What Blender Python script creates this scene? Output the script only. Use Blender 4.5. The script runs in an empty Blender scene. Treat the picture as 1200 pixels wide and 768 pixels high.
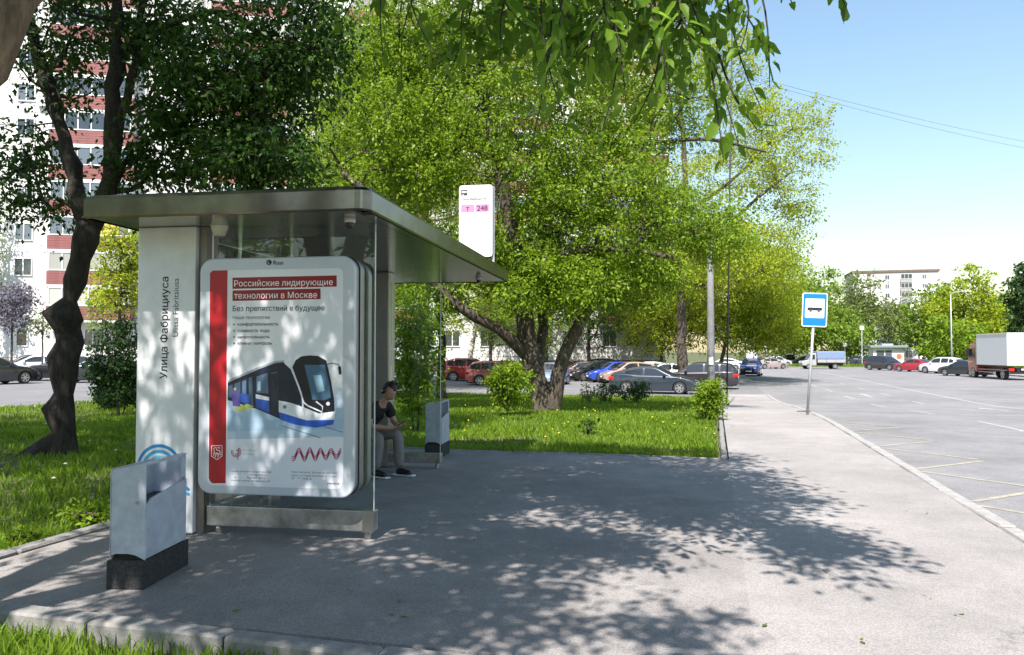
import bpy, bmesh, math, random
import numpy as np
from mathutils import Vector, Matrix, noise

# ------------------------------------------------------------------ camera, sky, sun, exposure
S = bpy.context.scene
COL = S.collection
F_PX, YAW, HOR, EYE = 910.0, math.radians(14.6), 412.0, 1.6
PITCH = math.atan((HOR - 384.0) / F_PX)
cam_data = bpy.data.cameras.new('camera'); cam = bpy.data.objects.new('camera', cam_data); COL.objects.link(cam)
cam_data.sensor_width = 36.0; cam_data.lens = 36.0 * F_PX / 1200.0
cam_data.clip_start = 0.05; cam_data.clip_end = 3000.0
cam.location = (0, 0, EYE)
cam.rotation_euler = (math.radians(90) + PITCH, 0, YAW)
S.camera = cam

SUN_EL, SUN_AZ = math.radians(55.0), math.radians(181.0)
world = bpy.data.worlds.new('World'); S.world = world; world.use_nodes = True
wn = world.node_tree.nodes; wl = world.node_tree.links
bg = wn['Background']
sky = wn.new('ShaderNodeTexSky'); sky.sky_type = 'NISHITA'; sky.sun_disc = False
sky.sun_elevation = SUN_EL; sky.sun_rotation = SUN_AZ
sky.air_density = 1.7; sky.dust_density = 0.8; sky.ozone_density = 3.5; sky.altitude = 150
wl.new(sky.outputs[0], bg.inputs[0]); bg.inputs[1].default_value = 0.087
sd = bpy.data.lights.new('sun', 'SUN'); sun = bpy.data.objects.new('sun', sd); COL.objects.link(sun)
sd.energy = 4.7; sd.angle = math.radians(0.53); sd.color = (1.0, 0.94, 0.88)
sun.rotation_euler = (math.radians(35.0), 0, math.radians(-1.0) )
sun.location = (0, -20, 40)
vs = S.view_settings
vs.view_transform = 'Standard'; vs.look = 'None'; vs.gamma = 1.0; vs.use_curve_mapping = False
vs.exposure = 1.25

# ------------------------------------------------------------------ geometry helpers
FH = Vector((-math.sin(YAW), math.cos(YAW), 0)); RT = Vector((math.cos(YAW), math.sin(YAW), 0))
def at(x, y, Z):
    """world point at depth Z (metres along the view) that the photo shows at pixel x, y"""
    a = (x - 600) / F_PX; b = (HOR - y) / F_PX
    p = RT * (a * Z) + FH * Z
    return Vector((p.x, p.y, EYE + b * Z))
def gnd(x, y, z=0.0):
    Z = F_PX * (EYE - z) / (y - HOR)
    p = at(x, y, Z); p.z = z
    return p
def link(o, parent=None):
    COL.objects.link(o)
    if parent is not None: o.parent = parent
    return o
def tag(o, label=None, cat=None, group=None, kind=None):
    if label: o['label'] = label
    if cat: o['category'] = cat
    if group: o['group'] = group
    if kind: o['kind'] = kind
    return o
def empty(name, loc=(0, 0, 0), rz=0.0, label=None, cat=None, group=None):
    o = bpy.data.objects.new(name, None); COL.objects.link(o)
    o.empty_display_size = 0.2
    o.location = loc; o.rotation_euler = (0, 0, rz)
    return tag(o, label, cat, group)
def smooth(me, on=True):
    if len(me.polygons): me.polygons.foreach_set('use_smooth', np.full(len(me.polygons), on))
def mesh_obj(name, me, mat=None, parent=None, sm=False):
    if mat is not None:
        for m in (mat if isinstance(mat, (list, tuple)) else [mat]): me.materials.append(m)
    if sm: smooth(me)
    o = bpy.data.objects.new(name, me)
    return link(o, parent)
class MB:
    """collects boxes, prisms, tubes into one mesh"""
    def __init__(s): s.v = []; s.f = []; s.m = []
    def add(s, vs, fs, mi=0):
        b = len(s.v); s.v += [tuple(p) for p in vs]
        s.f += [tuple(b + i for i in f) for f in fs]; s.m += [mi] * len(fs); return s
    def box(s, x0, x1, y0, y1, z0, z1, mi=0, M=None):
        vs = [Vector(p) for p in ((x0,y0,z0),(x1,y0,z0),(x1,y1,z0),(x0,y1,z0),(x0,y0,z1),(x1,y0,z1),(x1,y1,z1),(x0,y1,z1))]
        if M is not None: vs = [M @ p for p in vs]
        return s.add(vs, ((0,3,2,1),(4,5,6,7),(0,1,5,4),(1,2,6,5),(2,3,7,6),(3,0,4,7)), mi)
    def bbox(s, x0, x1, y0, y1, z0, z1, b=0.01, mi=0, M=None):
        """box with chamfered edges"""
        bm = bmesh.new(); bmesh.ops.create_cube(bm, size=1)
        for v in bm.verts: v.co = Vector(((x0+x1)/2+v.co.x*(x1-x0), (y0+y1)/2+v.co.y*(y1-y0), (z0+z1)/2+v.co.z*(z1-z0)))
        bmesh.ops.bevel(bm, geom=bm.edges[:], offset=b, segments=2, affect='EDGES', profile=0.6)
        bm.verts.index_update()
        vs = [(M @ v.co if M is not None else v.co) for v in bm.verts]
        fs = [[v.index for v in f.verts] for f in bm.faces]; bm.free()
        return s.add(vs, fs, mi)
    def prism(s, pts, axis, a, b, mi=0, M=None):
        """2D polygon extruded along axis ('x','y','z') from a to b"""
        n = len(pts)
        def P(p, t):
            q = {'x': (t, p[0], p[1]), 'y': (p[0], t, p[1]), 'z': (p[0], p[1], t)}[axis]
            return M @ Vector(q) if M is not None else q
        vs = [P(p, a) for p in pts] + [P(p, b) for p in pts]
        fs = [tuple(range(n))[::-1], tuple(range(n, 2*n))] + [(i, (i+1) % n, n + (i+1) % n, n + i) for i in range(n)]
        return s.add(vs, fs, mi)
    def tube(s, pts, rad, n=8, mi=0, cap=True):
        pts = [Vector(p) for p in pts]
        if not isinstance(rad, (list, tuple)): rad = [rad] * len(pts)
        rings = []; up = None
        for i, p in enumerate(pts):
            d = (pts[min(i+1, len(pts)-1)] - pts[max(i-1, 0)])
            if d.length < 1e-9: d = Vector((0, 0, 1))
            d.normalize()
            if up is None: up = d.orthogonal().normalized()
            else:
                up = up - d * up.dot(d)
                up = up.normalized() if up.length > 1e-6 else d.orthogonal().normalized()
            w = d.cross(up)
            rings.append([p + (up * math.cos(2*math.pi*k/n) + w * math.sin(2*math.pi*k/n)) * rad[i] for k in range(n)])
        vs = [v for r in rings for v in r]; fs = []
        for i in range(len(pts) - 1):
            for k in range(n):
                fs.append((i*n+k, i*n+(k+1) % n, (i+1)*n+(k+1) % n, (i+1)*n+k))
        if cap: fs += [tuple(range(n))[::-1], tuple((len(pts)-1)*n + k for k in range(n))]
        return s.add(vs, fs, mi)
    def lathe(s, prof, n=20, mi=0, M=None):
        """profile of (r, z) turned about z"""
        vs = []; fs = []
        for r, z in prof:
            for k in range(n):
                p = Vector((r*math.cos(2*math.pi*k/n), r*math.sin(2*math.pi*k/n), z)); vs.append(M @ p if M is not None else p)
        for i in range(len(prof)-1):
            for k in range(n): fs.append((i*n+k, i*n+(k+1) % n, (i+1)*n+(k+1) % n, (i+1)*n+k))
        fs += [tuple(range(n))[::-1], tuple((len(prof)-1)*n+k for k in range(n))]
        return s.add(vs, fs, mi)
    def mesh(s, name='mesh'):
        me = bpy.data.meshes.new(name); me.from_pydata(s.v, [], s.f)
        if any(s.m): me.polygons.foreach_set('material_index', s.m)
        me.update(); return me
    def build(s, name, mat, parent=None, sm=False, bevel=0):
        o = mesh_obj(name, s.mesh(name), mat, parent, sm)
        if bevel:
            md = o.modifiers.new('bevel', 'BEVEL'); md.width = bevel; md.segments = 2; md.limit_method = 'ANGLE'
        return o
def np_mesh(name, V, Fc, k):
    """mesh from numpy arrays, all faces with k corners"""
    me = bpy.data.meshes.new(name)
    V = np.asarray(V, np.float32).reshape(-1, 3); Fc = np.asarray(Fc, np.int32).reshape(-1, k)
    me.vertices.add(len(V)); me.vertices.foreach_set('co', V.ravel())
    me.loops.add(Fc.size); me.loops.foreach_set('vertex_index', Fc.ravel())
    me.polygons.add(len(Fc)); me.polygons.foreach_set('loop_start', np.arange(len(Fc), dtype=np.int32) * k)
    me.update(calc_edges=True); return me
def copy_tree(o, parent=None):
    c = o.copy(); COL.objects.link(c); c.parent = parent
    for ch in o.children: copy_tree(ch, c)
    return c

# ------------------------------------------------------------------ materials
def principled(name, col, rough=0.6, metal=0.0, spec=None, coat=0.0, vary=0.0, scale=6.0, bump=0.0, bscale=40.0, col2=None, detail=6.0):
    m = bpy.data.materials.new(name); m.use_nodes = True
    nt = m.node_tree; b = nt.nodes['Principled BSDF']
    b.inputs['Base Color'].default_value = (*col, 1); b.inputs['Roughness'].default_value = rough
    b.inputs['Metallic'].default_value = metal
    if spec is not None: b.inputs['Specular IOR Level'].default_value = spec
    if coat: b.inputs['Coat Weight'].default_value = coat; b.inputs['Coat Roughness'].default_value = 0.05
    if vary or col2:
        tc = nt.nodes.new('ShaderNodeTexCoord'); n = nt.nodes.new('ShaderNodeTexNoise')
        n.inputs['Scale'].default_value = scale; n.inputs['Detail'].default_value = detail; n.inputs['Roughness'].default_value = 0.65
        nt.links.new(tc.outputs['Object'], n.inputs['Vector'])
        r = nt.nodes.new('ShaderNodeValToRGB')
        r.color_ramp.elements[0].position = 0.32; r.color_ramp.elements[1].position = 0.68
        lo = tuple(c * (1 - vary) for c in col); hi = col2 if col2 else tuple(min(1, c * (1 + vary)) for c in col)
        r.color_ramp.elements[0].color = (*lo, 1); r.color_ramp.elements[1].color = (*hi, 1)
        nt.links.new(n.outputs['Fac'], r.inputs['Fac']); nt.links.new(r.outputs['Color'], b.inputs['Base Color'])
    if bump:
        tc = nt.nodes.new('ShaderNodeTexCoord'); n = nt.nodes.new('ShaderNodeTexNoise')
        n.inputs['Scale'].default_value = bscale; n.inputs['Detail'].default_value = 8
        bp = nt.nodes.new('ShaderNodeBump'); bp.inputs['Strength'].default_value = bump; bp.inputs['Distance'].default_value = 0.02
        nt.links.new(tc.outputs['Object'], n.inputs['Vector']); nt.links.new(n.outputs['Fac'], bp.inputs['Height'])
        nt.links.new(bp.outputs['Normal'], b.inputs['Normal'])
    return m
def leaf_mat(name, c1, c2, trans=0.35, clump=0.35):
    m = bpy.data.materials.new(name); m.use_nodes = True
    nt = m.node_tree; N = nt.nodes; L = nt.links; b = N['Principled BSDF']; out = N['Material Output']
    g = N.new('ShaderNodeNewGeometry'); mx = N.new('ShaderNodeMix'); mx.data_type = 'RGBA'
    no = N.new('ShaderNodeTexNoise'); no.inputs['Scale'].default_value = 0.9; no.inputs['Detail'].default_value = 2
    L.new(g.outputs['Position'], no.inputs['Vector'])
    ad = N.new('ShaderNodeMath'); ad.operation = 'MULTIPLY_ADD'; ad.inputs[1].default_value = 1 - clump
    sc = N.new('ShaderNodeMath'); sc.operation = 'MULTIPLY'; sc.inputs[1].default_value = clump
    L.new(no.outputs['Fac'], sc.inputs[0]); L.new(g.outputs['Random Per Island'], ad.inputs[0]); L.new(sc.outputs[0], ad.inputs[2])
    L.new(ad.outputs[0], mx.inputs['Factor']); mx.inputs[6].default_value = (*c1, 1); mx.inputs[7].default_value = (*c2, 1)
    L.new(mx.outputs[2], b.inputs['Base Color']); b.inputs['Roughness'].default_value = 0.45; b.inputs['Specular IOR Level'].default_value = 0.22
    t = N.new('ShaderNodeBsdfTranslucent'); hs = N.new('ShaderNodeHueSaturation'); hs.inputs['Value'].default_value = 1.5; hs.inputs['Hue'].default_value = 0.495
    L.new(mx.outputs[2], hs.inputs['Color']); L.new(hs.outputs['Color'], t.inputs['Color'])
    ms = N.new('ShaderNodeMixShader'); ms.inputs[0].default_value = trans
    L.new(b.outputs[0], ms.inputs[1]); L.new(t.outputs[0], ms.inputs[2]); L.new(ms.outputs[0], out.inputs['Surface'])
    return m
def bark_mat(name, c1, c2, scale=9.0):
    m = bpy.data.materials.new(name); m.use_nodes = True
    nt = m.node_tree; N = nt.nodes; L = nt.links; b = N['Principled BSDF']; b.inputs['Roughness'].default_value = 0.9
    tc = N.new('ShaderNodeTexCoord'); mp = N.new('ShaderNodeMapping'); mp.inputs['Scale'].default_value = (1, 1, 0.28)
    no = N.new('ShaderNodeTexNoise'); no.inputs['Scale'].default_value = scale; no.inputs['Detail'].default_value = 9; no.inputs['Roughness'].default_value = 0.7
    L.new(tc.outputs['Object'], mp.inputs['Vector']); L.new(mp.outputs[0], no.inputs['Vector'])
    r = N.new('ShaderNodeValToRGB'); r.color_ramp.elements[0].position = 0.36; r.color_ramp.elements[1].position = 0.66
    r.color_ramp.elements[0].color = (*c1, 1); r.color_ramp.elements[1].color = (*c2, 1)
    L.new(no.outputs['Fac'], r.inputs['Fac']); L.new(r.outputs['Color'], b.inputs['Base Color'])
    bp = N.new('ShaderNodeBump'); bp.inputs['Strength'].default_value = 1.0; bp.inputs['Distance'].default_value = 0.07
    L.new(no.outputs['Fac'], bp.inputs['Height']); L.new(bp.outputs['Normal'], b.inputs['Normal'])
    return m
def asphalt_mat(name, c, patch=0.18, grit=0.16, crack=0.35):
    m = bpy.data.materials.new(name); m.use_nodes = True
    nt = m.node_tree; N = nt.nodes; L = nt.links; b = N['Principled BSDF']; b.inputs['Roughness'].default_value = 0.88
    tc = N.new('ShaderNodeTexCoord')
    def noi(s, d, ro=0.6):
        n = N.new('ShaderNodeTexNoise'); n.inputs['Scale'].default_value = s; n.inputs['Detail'].default_value = d; n.inputs['Roughness'].default_value = ro
        L.new(tc.outputs['Object'], n.inputs['Vector']); return n
    def ramp(fac, p0, p1, a, z):
        r = N.new('ShaderNodeMapRange'); r.inputs[1].default_value = p0; r.inputs[2].default_value = p1; r.inputs[3].default_value = a; r.inputs[4].default_value = z
        L.new(fac, r.inputs[0]); return r.outputs[0]
    big = ramp(noi(0.35, 5).outputs['Fac'], 0.3, 0.7, 1 - patch, 1 + patch)
    mid = ramp(noi(2.3, 6, .7).outputs['Fac'], 0.3, 0.7, 1 - patch*.6, 1 + patch*.6)
    fine = ramp(noi(170, 3).outputs['Fac'], 0.3, 0.7, 1 - grit, 1 + grit)
    vo = N.new('ShaderNodeTexVoronoi'); vo.feature = 'DISTANCE_TO_EDGE'; vo.inputs['Scale'].default_value = 0.42
    wob = N.new('ShaderNodeVectorMath'); wob.operation = 'MULTIPLY_ADD'; wob.inputs[1].default_value = (1.1, 1.1, 0)
    L.new(noi(1.2, 6, .75).outputs['Color'], wob.inputs[0]); L.new(tc.outputs['Object'], wob.inputs[2]); L.new(wob.outputs[0], vo.inputs['Vector'])
    gate = ramp(noi(0.22, 2).outputs['Fac'], 0.52, 0.6, 0, 1)
    line = ramp(vo.outputs['Distance'], 0.0, 0.007, crack, 0.0)
    mg = N.new('ShaderNodeMath'); mg.operation = 'MULTIPLY'; L.new(gate, mg.inputs[0]); L.new(line, mg.inputs[1])
    inv = N.new('ShaderNodeMath'); inv.operation = 'SUBTRACT'; inv.inputs[0].default_value = 1.0; L.new(mg.outputs[0], inv.inputs[1])
    def mul(a, c2):
        k = N.new('ShaderNodeMath'); k.operation = 'MULTIPLY'; L.new(a, k.inputs[0]); L.new(c2, k.inputs[1]); return k.outputs[0]
    sp = N.new('ShaderNodeTexVoronoi'); sp.inputs['Scale'].default_value = 2.6; sp.inputs['Randomness'].default_value = 1.0; L.new(wob.outputs[0], sp.inputs['Vector'])
    spots = ramp(sp.outputs['Distance'], 0.03, 0.06, 0.72, 1.0)
    wear = ramp(noi(11, 8, .75).outputs['Fac'], 0.34, 0.46, 0.86, 1.0)
    grav = N.new('ShaderNodeTexVoronoi'); grav.inputs['Scale'].default_value = 75; L.new(tc.outputs['Object'], grav.inputs['Vector'])
    gr = ramp(grav.outputs['Distance'], 0.1, 0.7, 1 + grit*.7, 1 - grit*.9)
    tot = mul(mul(mul(mul(mul(mul(big, mid), fine), inv.outputs[0]), spots), wear), gr)
    vm = N.new('ShaderNodeVectorMath'); vm.operation = 'SCALE'; vm.inputs[0].default_value = c; L.new(tot, vm.inputs['Scale'])
    L.new(vm.outputs[0], b.inputs['Base Color'])
    bp = N.new('ShaderNodeBump'); bp.inputs['Strength'].default_value = 0.35; bp.inputs['Distance'].default_value = 0.01
    L.new(gr, bp.inputs['Height']); L.new(bp.outputs['Normal'], b.inputs['Normal'])
    return m
def glass_sheet(name, tint=(0.93, 0.97, 0.95), refl=0.05, rough=0.0):
    """thin sheet: clear with a fresnel reflection"""
    m = bpy.data.materials.new(name); m.use_nodes = True
    nt = m.node_tree; N = nt.nodes; L = nt.links; out = N['Material Output']; N.remove(N['Principled BSDF'])
    t = N.new('ShaderNodeBsdfTransparent'); t.inputs[0].default_value = (*tint, 1)
    g = N.new('ShaderNodeBsdfGlossy'); g.inputs['Roughness'].default_value = rough; g.inputs['Color'].default_value = (.9, .9, .9, 1)
    fr = N.new('ShaderNodeFresnel'); fr.inputs[0].default_value = 1.45
    ms = N.new('ShaderNodeMixShader'); L.new(fr.outputs[0], ms.inputs[0]); L.new(t.outputs[0], ms.inputs[1]); L.new(g.outputs[0], ms.inputs[2])
    L.new(ms.outputs[0], out.inputs['Surface']); return m

MAT = {}
MAT['pad'] = asphalt_mat('pad_asphalt', (0.245, 0.226, 0.217), .26, .24, .6)
MAT['walk'] = asphalt_mat('pavement_asphalt', (0.275, 0.255, 0.245), .2, .22, .6)
MAT['road'] = asphalt_mat('road_asphalt', (0.20, 0.194, 0.196), .2, .24, .6)
MAT['lot'] = asphalt_mat('yard_asphalt', (0.16, 0.16, 0.165))
MAT['soil'] = principled('lawn_soil', (0.055, 0.065, 0.022), .95, vary=.5, scale=1.6, bump=.5, bscale=30, col2=(0.12, 0.13, 0.045))
MAT['earth'] = principled('bare_earth', (0.2, 0.15, 0.1), .95, vary=.3, scale=5, bump=.6, bscale=25)
MAT['kerb'] = principled('kerb_concrete', (0.20, 0.193, 0.185), .9, vary=.3, scale=7, bump=.3, bscale=60)
MAT['kerb_light'] = principled('road_kerb_concrete', (0.275, 0.265, 0.255), .9, vary=.2, scale=7, bump=.3, bscale=60)
MAT['paint_y'] = principled('marking_yellowish', (0.20, 0.19, 0.17), .8, scale=7, col2=(.36, .33, .235))
MAT['paint_w'] = principled('marking_white', (0.22, 0.215, 0.21), .8, scale=7, col2=(.42, .41, .405))
MAT['steel'] = principled('brushed_steel', (0.52, 0.51, 0.5), .33, 1.0, vary=.08, scale=3, bump=.04, bscale=80)
MAT['steel_dirty'] = principled('streaked_steel', (0.42, 0.41, 0.4), .42, .8, vary=.35, scale=8, bump=.05)
MAT['ceil'] = principled('glossy_ceiling_panel', (0.40, 0.40, 0.385), .16, .75, vary=.04, scale=2)
MAT['fascia'] = principled('roof_fascia_metal', (0.21, 0.18, 0.145), .2, 1.0, vary=.25, scale=4)
MAT['white'] = principled('white_enamel', (0.70, 0.71, 0.73), .28, vary=.08, scale=5, coat=.3)
MAT['box_grey'] = principled('lightbox_frame_grey', (0.52, 0.56, 0.62), .3, .15, vary=.03, scale=4)
MAT['box_side'] = principled('lightbox_side_grey', (0.36, 0.35, 0.33), .4, .5, vary=.1)
MAT['glass'] = glass_sheet('clear_glass')
MAT['black'] = principled('black_paint', (0.012, 0.012, 0.014), .45)
MAT['dark'] = principled('dark_gap', (0.02, 0.02, 0.02), .8)
MAT['bin_grey'] = principled('bin_grey_paint', (0.42, 0.455, 0.53), .5, vary=.16, scale=9)
MAT['bin_base'] = principled('bin_black_base', (0.022, 0.022, 0.024), .85, vary=.6, scale=45, bump=.3, bscale=90, col2=(0.05, 0.05, 0.05))
MAT['rubber'] = principled('tyre_rubber', (0.02, 0.02, 0.021), .85)
MAT['rim'] = principled('alloy_rim', (0.5, 0.5, 0.52), .3, .8)
MAT['carglass'] = principled('car_glass', (0.018, 0.022, 0.026), .04, 0, spec=.8)
MAT['headlight'] = principled('headlight_lens', (0.75, 0.77, 0.8), .08, .3)
MAT['taillight'] = principled('taillight_lens', (0.42, 0.015, 0.012), .2)
MAT['plate'] = principled('number_plate_white', (0.75, 0.75, 0.75), .5)
MAT['pole'] = principled('grey_pole_paint', (0.42, 0.43, 0.44), .55, .2, vary=.15, scale=4)
MAT['concrete'] = principled('pole_concrete', (0.17, 0.17, 0.175), .85, vary=.2, scale=5, bump=.2)
MAT['wall_white'] = principled('white_facade_panels', (0.62, 0.61, 0.6), .85, vary=.07, scale=.5)
MAT['wall_brown'] = principled('brown_plinth', (0.13, 0.095, 0.075), .85, vary=.2, scale=1)
MAT['red_clad'] = principled('red_balcony_cladding', (0.215, 0.075, 0.07), .6, vary=.15, scale=2)
MAT['yellow_clad'] = principled('ochre_balcony_cladding', (0.5, 0.36, 0.08), .6, vary=.1)
MAT['frame_white'] = principled('white_window_frame', (0.7, 0.7, 0.7), .4)
def pane_mat():
    m = principled('window_pane', (0.06, 0.075, 0.09), .08, 0, spec=.9); nt = m.node_tree; N = nt.nodes
    oi = N.new('ShaderNodeObjectInfo'); r = N.new('ShaderNodeValToRGB'); r.color_ramp.interpolation = 'CONSTANT'
    e = r.color_ramp.elements; e[0].position = 0; e[0].color = (.03, .04, .05, 1); e[1].position = .35; e[1].color = (.1, .12, .14, 1)
    for p_, c_ in ((.6, (.28, .27, .25)), (.78, (.05, .06, .07)), (.9, (.4, .39, .36))):
        q = e.new(p_); q.color = (*c_, 1)
    nt.links.new(oi.outputs['Random'], r.inputs['Fac']); nt.links.new(r.outputs['Color'], N['Principled BSDF'].inputs['Base Color']); return m
MAT['pane'] = pane_mat()
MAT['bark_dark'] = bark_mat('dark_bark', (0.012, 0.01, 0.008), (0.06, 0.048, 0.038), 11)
MAT['bark'] = bark_mat('grey_brown_bark', (0.03, 0.024, 0.018), (0.135, 0.108, 0.08), 12)
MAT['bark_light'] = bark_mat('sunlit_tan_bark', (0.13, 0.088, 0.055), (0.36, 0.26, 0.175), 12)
MAT['bark_pale'] = bark_mat('pale_limewashed_bark', (0.35, 0.31, 0.27), (0.6, 0.56, 0.5), 8)
LEAF = {
 'near': leaf_mat('leaf_box_elder', (0.045, 0.12, 0.012), (0.18, 0.30, 0.03), .55),
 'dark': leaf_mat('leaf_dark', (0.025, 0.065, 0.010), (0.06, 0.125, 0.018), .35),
 'mid': leaf_mat('leaf_mid', (0.065, 0.14, 0.008), (0.265, 0.375, 0.026), .42),
 'yellow': leaf_mat('leaf_yellow_green', (0.15, 0.215, 0.010), (0.38, 0.44, 0.03), .43),
 'far': leaf_mat('leaf_far', (0.09, 0.165, 0.02), (0.24, 0.34, 0.045), .42),
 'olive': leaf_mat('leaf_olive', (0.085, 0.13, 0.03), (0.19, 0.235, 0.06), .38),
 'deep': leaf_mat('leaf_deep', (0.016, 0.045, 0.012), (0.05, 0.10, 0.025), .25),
 'lilac': leaf_mat('leaf_lilac', (0.10, 0.10, 0.12), (0.24, 0.21, 0.26), .3),
 'orange': leaf_mat('leaf_orange', (0.22, 0.16, 0.02), (0.34, 0.26, 0.04), .35),
 'grass': leaf_mat('grass_blades', (0.06, 0.145, 0.010), (0.25, 0.345, 0.03), .48),
}
# ------------------------------------------------------------------ the setting: ground, roads, kerbs, lawns
def slab(name, x0, x1, y0, y1, z0, z1, mat):
    o = MB().box(x0, x1, y0, y1, z0, z1).build(name, mat); return tag(o, kind='structure')
def sheet(name, pts, z, mat):
    me = bpy.data.meshes.new(name); me.from_pydata([(p[0], p[1], z) for p in pts], [], [tuple(range(len(pts)))]); me.update()
    return tag(mesh_obj(name, me, mat), kind='structure')
sheet('ground', [(-900, -300), (900, -300), (900, 1500), (-900, 1500)], -0.26, MAT['soil'])
sheet('road', [(2.62, -25), (26.6, -25), (26.6, 98), (2.62, 98)], -0.12, MAT['road'])
sheet('cross_street', [(-6, 98), (170, 98), (170, 117), (-6, 117)], -0.124, MAT['road'])
sheet('yard', [(-110, 8), (-20.5, 8), (-20.5, 38.6), (0.05, 38.6), (0.05, 41), (2.62, 41), (2.62, 60), (0.2, 60), (0.2, 98), (-6, 98), (-110, 70)], -0.105, MAT['lot'])
slab('shelter_pad', -5.32, 0.2, 4.0, 11.98, -0.2, 0.0, MAT['pad'])
slab('pavement', 0.2, 2.483, -12, 41, -0.2, 0.0, MAT['walk'])
slab('far_pavement', 0.2, 2.5, 60, 97, -0.2, 0.0, MAT['walk'])
slab('opposite_pavement', 26.75, 29.5, -20, 97, -0.2, 0.0, MAT['walk'])
sheet('far_verge', [(-40, 118), (170, 118), (170, 134), (-40, 134)], -0.09, MAT['soil'])
sheet('far_lot', [(-40, 134), (170, 134), (170, 152), (-40, 152)], -0.1, MAT['lot'])
sheet('opposite_verge', [(29.5, -20), (80, -20), (80, 97), (29.5, 97)], -0.09, MAT['soil'])
sheet('near_lawn', [(-5.48, -12), (0.05, -12), (0.05, 3.84), (-5.48, 3.84)], -0.10, MAT['soil'])
sheet('left_lawn', [(-20.5, -12), (-5.49, -12), (-5.49, 12.1), (-20.5, 12.1)], -0.055, MAT['soil'])
sheet('middle_lawn', [(-20.5, 12.1), (0.05, 12.1), (0.05, 38.6), (-20.5, 38.6)], -0.055, MAT['soil'])
rb = random.Random(5)
pts = []
for k in range(26):
    a = 2*math.pi*k/26; r = rb.uniform(.75, 1.15); pts.append((-0.75 + .75*r*math.cos(a), 13.0 + .6*r*math.sin(a)))
sheet('bare_earth_patch', pts, -0.047, MAT['earth'])

# kerbs: every stone a piece of its kerb
def stone_mesh(l, w, h, seed):
    bm = bmesh.new(); bmesh.ops.create_cube(bm, size=1); rr = random.Random(seed)
    for v in bm.verts: v.co = Vector((v.co.x*l, v.co.y*w, v.co.z*h - h/2))
    bmesh.ops.bevel(bm, geom=bm.edges[:], offset=0.016, segments=1, affect='EDGES')
    for v in bm.verts: v.co += Vector((rr.uniform(-1, 1), rr.uniform(-1, 1), rr.uniform(-1, 1))) * 0.004
    me = bpy.data.meshes.new('kerb_stone'); bm.to_mesh(me); bm.free(); me.materials.append(MAT['kerb']); return me
STONES = [stone_mesh(0.985, 0.15, 0.3, k) for k in range(4)]
SLIM = [stone_mesh(0.985, 0.085, 0.25, k + 9) for k in range(4)]
LIGHT = []
for m_ in STONES:
    c_ = m_.copy(); c_.materials.clear(); c_.materials.append(MAT['kerb_light']); LIGHT.append(c_)
def kerb(name, p, q, z, meshes=STONES, seed=0, slack=.012):
    p = Vector((p[0], p[1], 0)); q = Vector((q[0], q[1], 0)); d = q - p; n = max(1, int(round(d.length))); ang = math.atan2(d.y, d.x)
    root = empty(name, (p.x, p.y, z - .3), ang); tag(root, kind='structure'); rr = random.Random(seed)
    for k in range(n):
        o = bpy.data.objects.new('kerb_stone', meshes[(k*7 + seed) % 4]); link(o, root)
        o.location = ((k + .5) * d.length / n, rr.uniform(-.006, .006), .3 + rr.uniform(-slack, slack*.4))
        o.rotation_euler = (rr.uniform(-.012, .012), rr.uniform(-.008, .008), rr.uniform(-.007, .007)); o.scale = (d.length / n, 1, 1)
    return root
kerb('near_kerb', (-5.40, 3.90), (0.12, 3.80), 0.035, seed=1)
kerb('left_kerb', (-5.40, 4.0), (-5.40, 12.06), 0.03, seed=2)
kerb('far_kerb', (-5.3, 12.05), (0.14, 12.05), 0.02, SLIM, seed=3)
kerb('lawn_kerb', (0.13, 12.1), (0.13, 40.6), 0.02, SLIM, seed=4)
kerb('road_kerb', (2.575, 2.0), (2.575, 41.0), 0.014, LIGHT, seed=5)
kerb('far_road_kerb', (2.575, 60.0), (2.575, 97.0), 0.012, LIGHT, seed=6)
kerb('opposite_kerb', (26.68, 45.0), (26.68, 97.0), 0.012, seed=7)
kerb('verge_kerb', (-5.0, 117.5), (70.0, 117.5), 0.0, seed=8)

# painted road markings, each line a thing lying on the road
def marking(name, p, q, w, mat, label, group):
    p = Vector((p[0], p[1], 0)); q = Vector((q[0], q[1], 0)); d = (q - p).normalized(); n = Vector((-d.y, d.x, 0)) * w / 2
    m = 8 if (q - p).length < 9 else 40; vs = []; rr = random.Random(int(p.x*97 + p.y*31))
    for i in range(m + 1):
        c = p.lerp(q, i / m); j = rr.uniform(.85, 1.05)
        vs += [c + n*j, c - n*j]
    me = bpy.data.meshes.new(name); me.from_pydata([(v.x, v.y, -0.116) for v in vs], [], [(2*i, 2*i+1, 2*i+3, 2*i+2) for i in range(m)]); me.update()
    return tag(mesh_obj(name, me, mat), label, 'road marking', group)
zi = [9.85, 12.4, 15.2, 18.0, 20.8]
ordn = 'first second third fourth fifth sixth seventh eighth ninth tenth'.split()
order = ['nearest', 'second', 'third', 'fourth', 'farthest']
for k, y in enumerate(zi):
    marking('zigzag_line', (2.85, y + .14), (4.05, y + 1.3), .09, MAT['paint_y'], 'yellowish zigzag stroke leading away from the kerb and camera, %s of five' % order[k], 'zigzag bus stop marking strokes')
    marking('zigzag_line', (2.85, y - .1), (4.05, y - 1.32), .09, MAT['paint_y'], 'yellowish zigzag stroke leading out from the kerb towards the camera, %s of five' % order[k], 'zigzag bus stop marking strokes')
for k, y in enumerate((5.5, 12.2, 19.0, 26.0, 33.0, 40.0, 47.0, 54.0, 61.0, 68.0)):
    if y < 12: continue
    marking('lane_dash', (6.45, y), (6.45, y + 3), .11, MAT['paint_w'], 'white dash of the near lane line, %s one from the camera' % ordn[k - 1], 'dashes of the near lane line')
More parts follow.
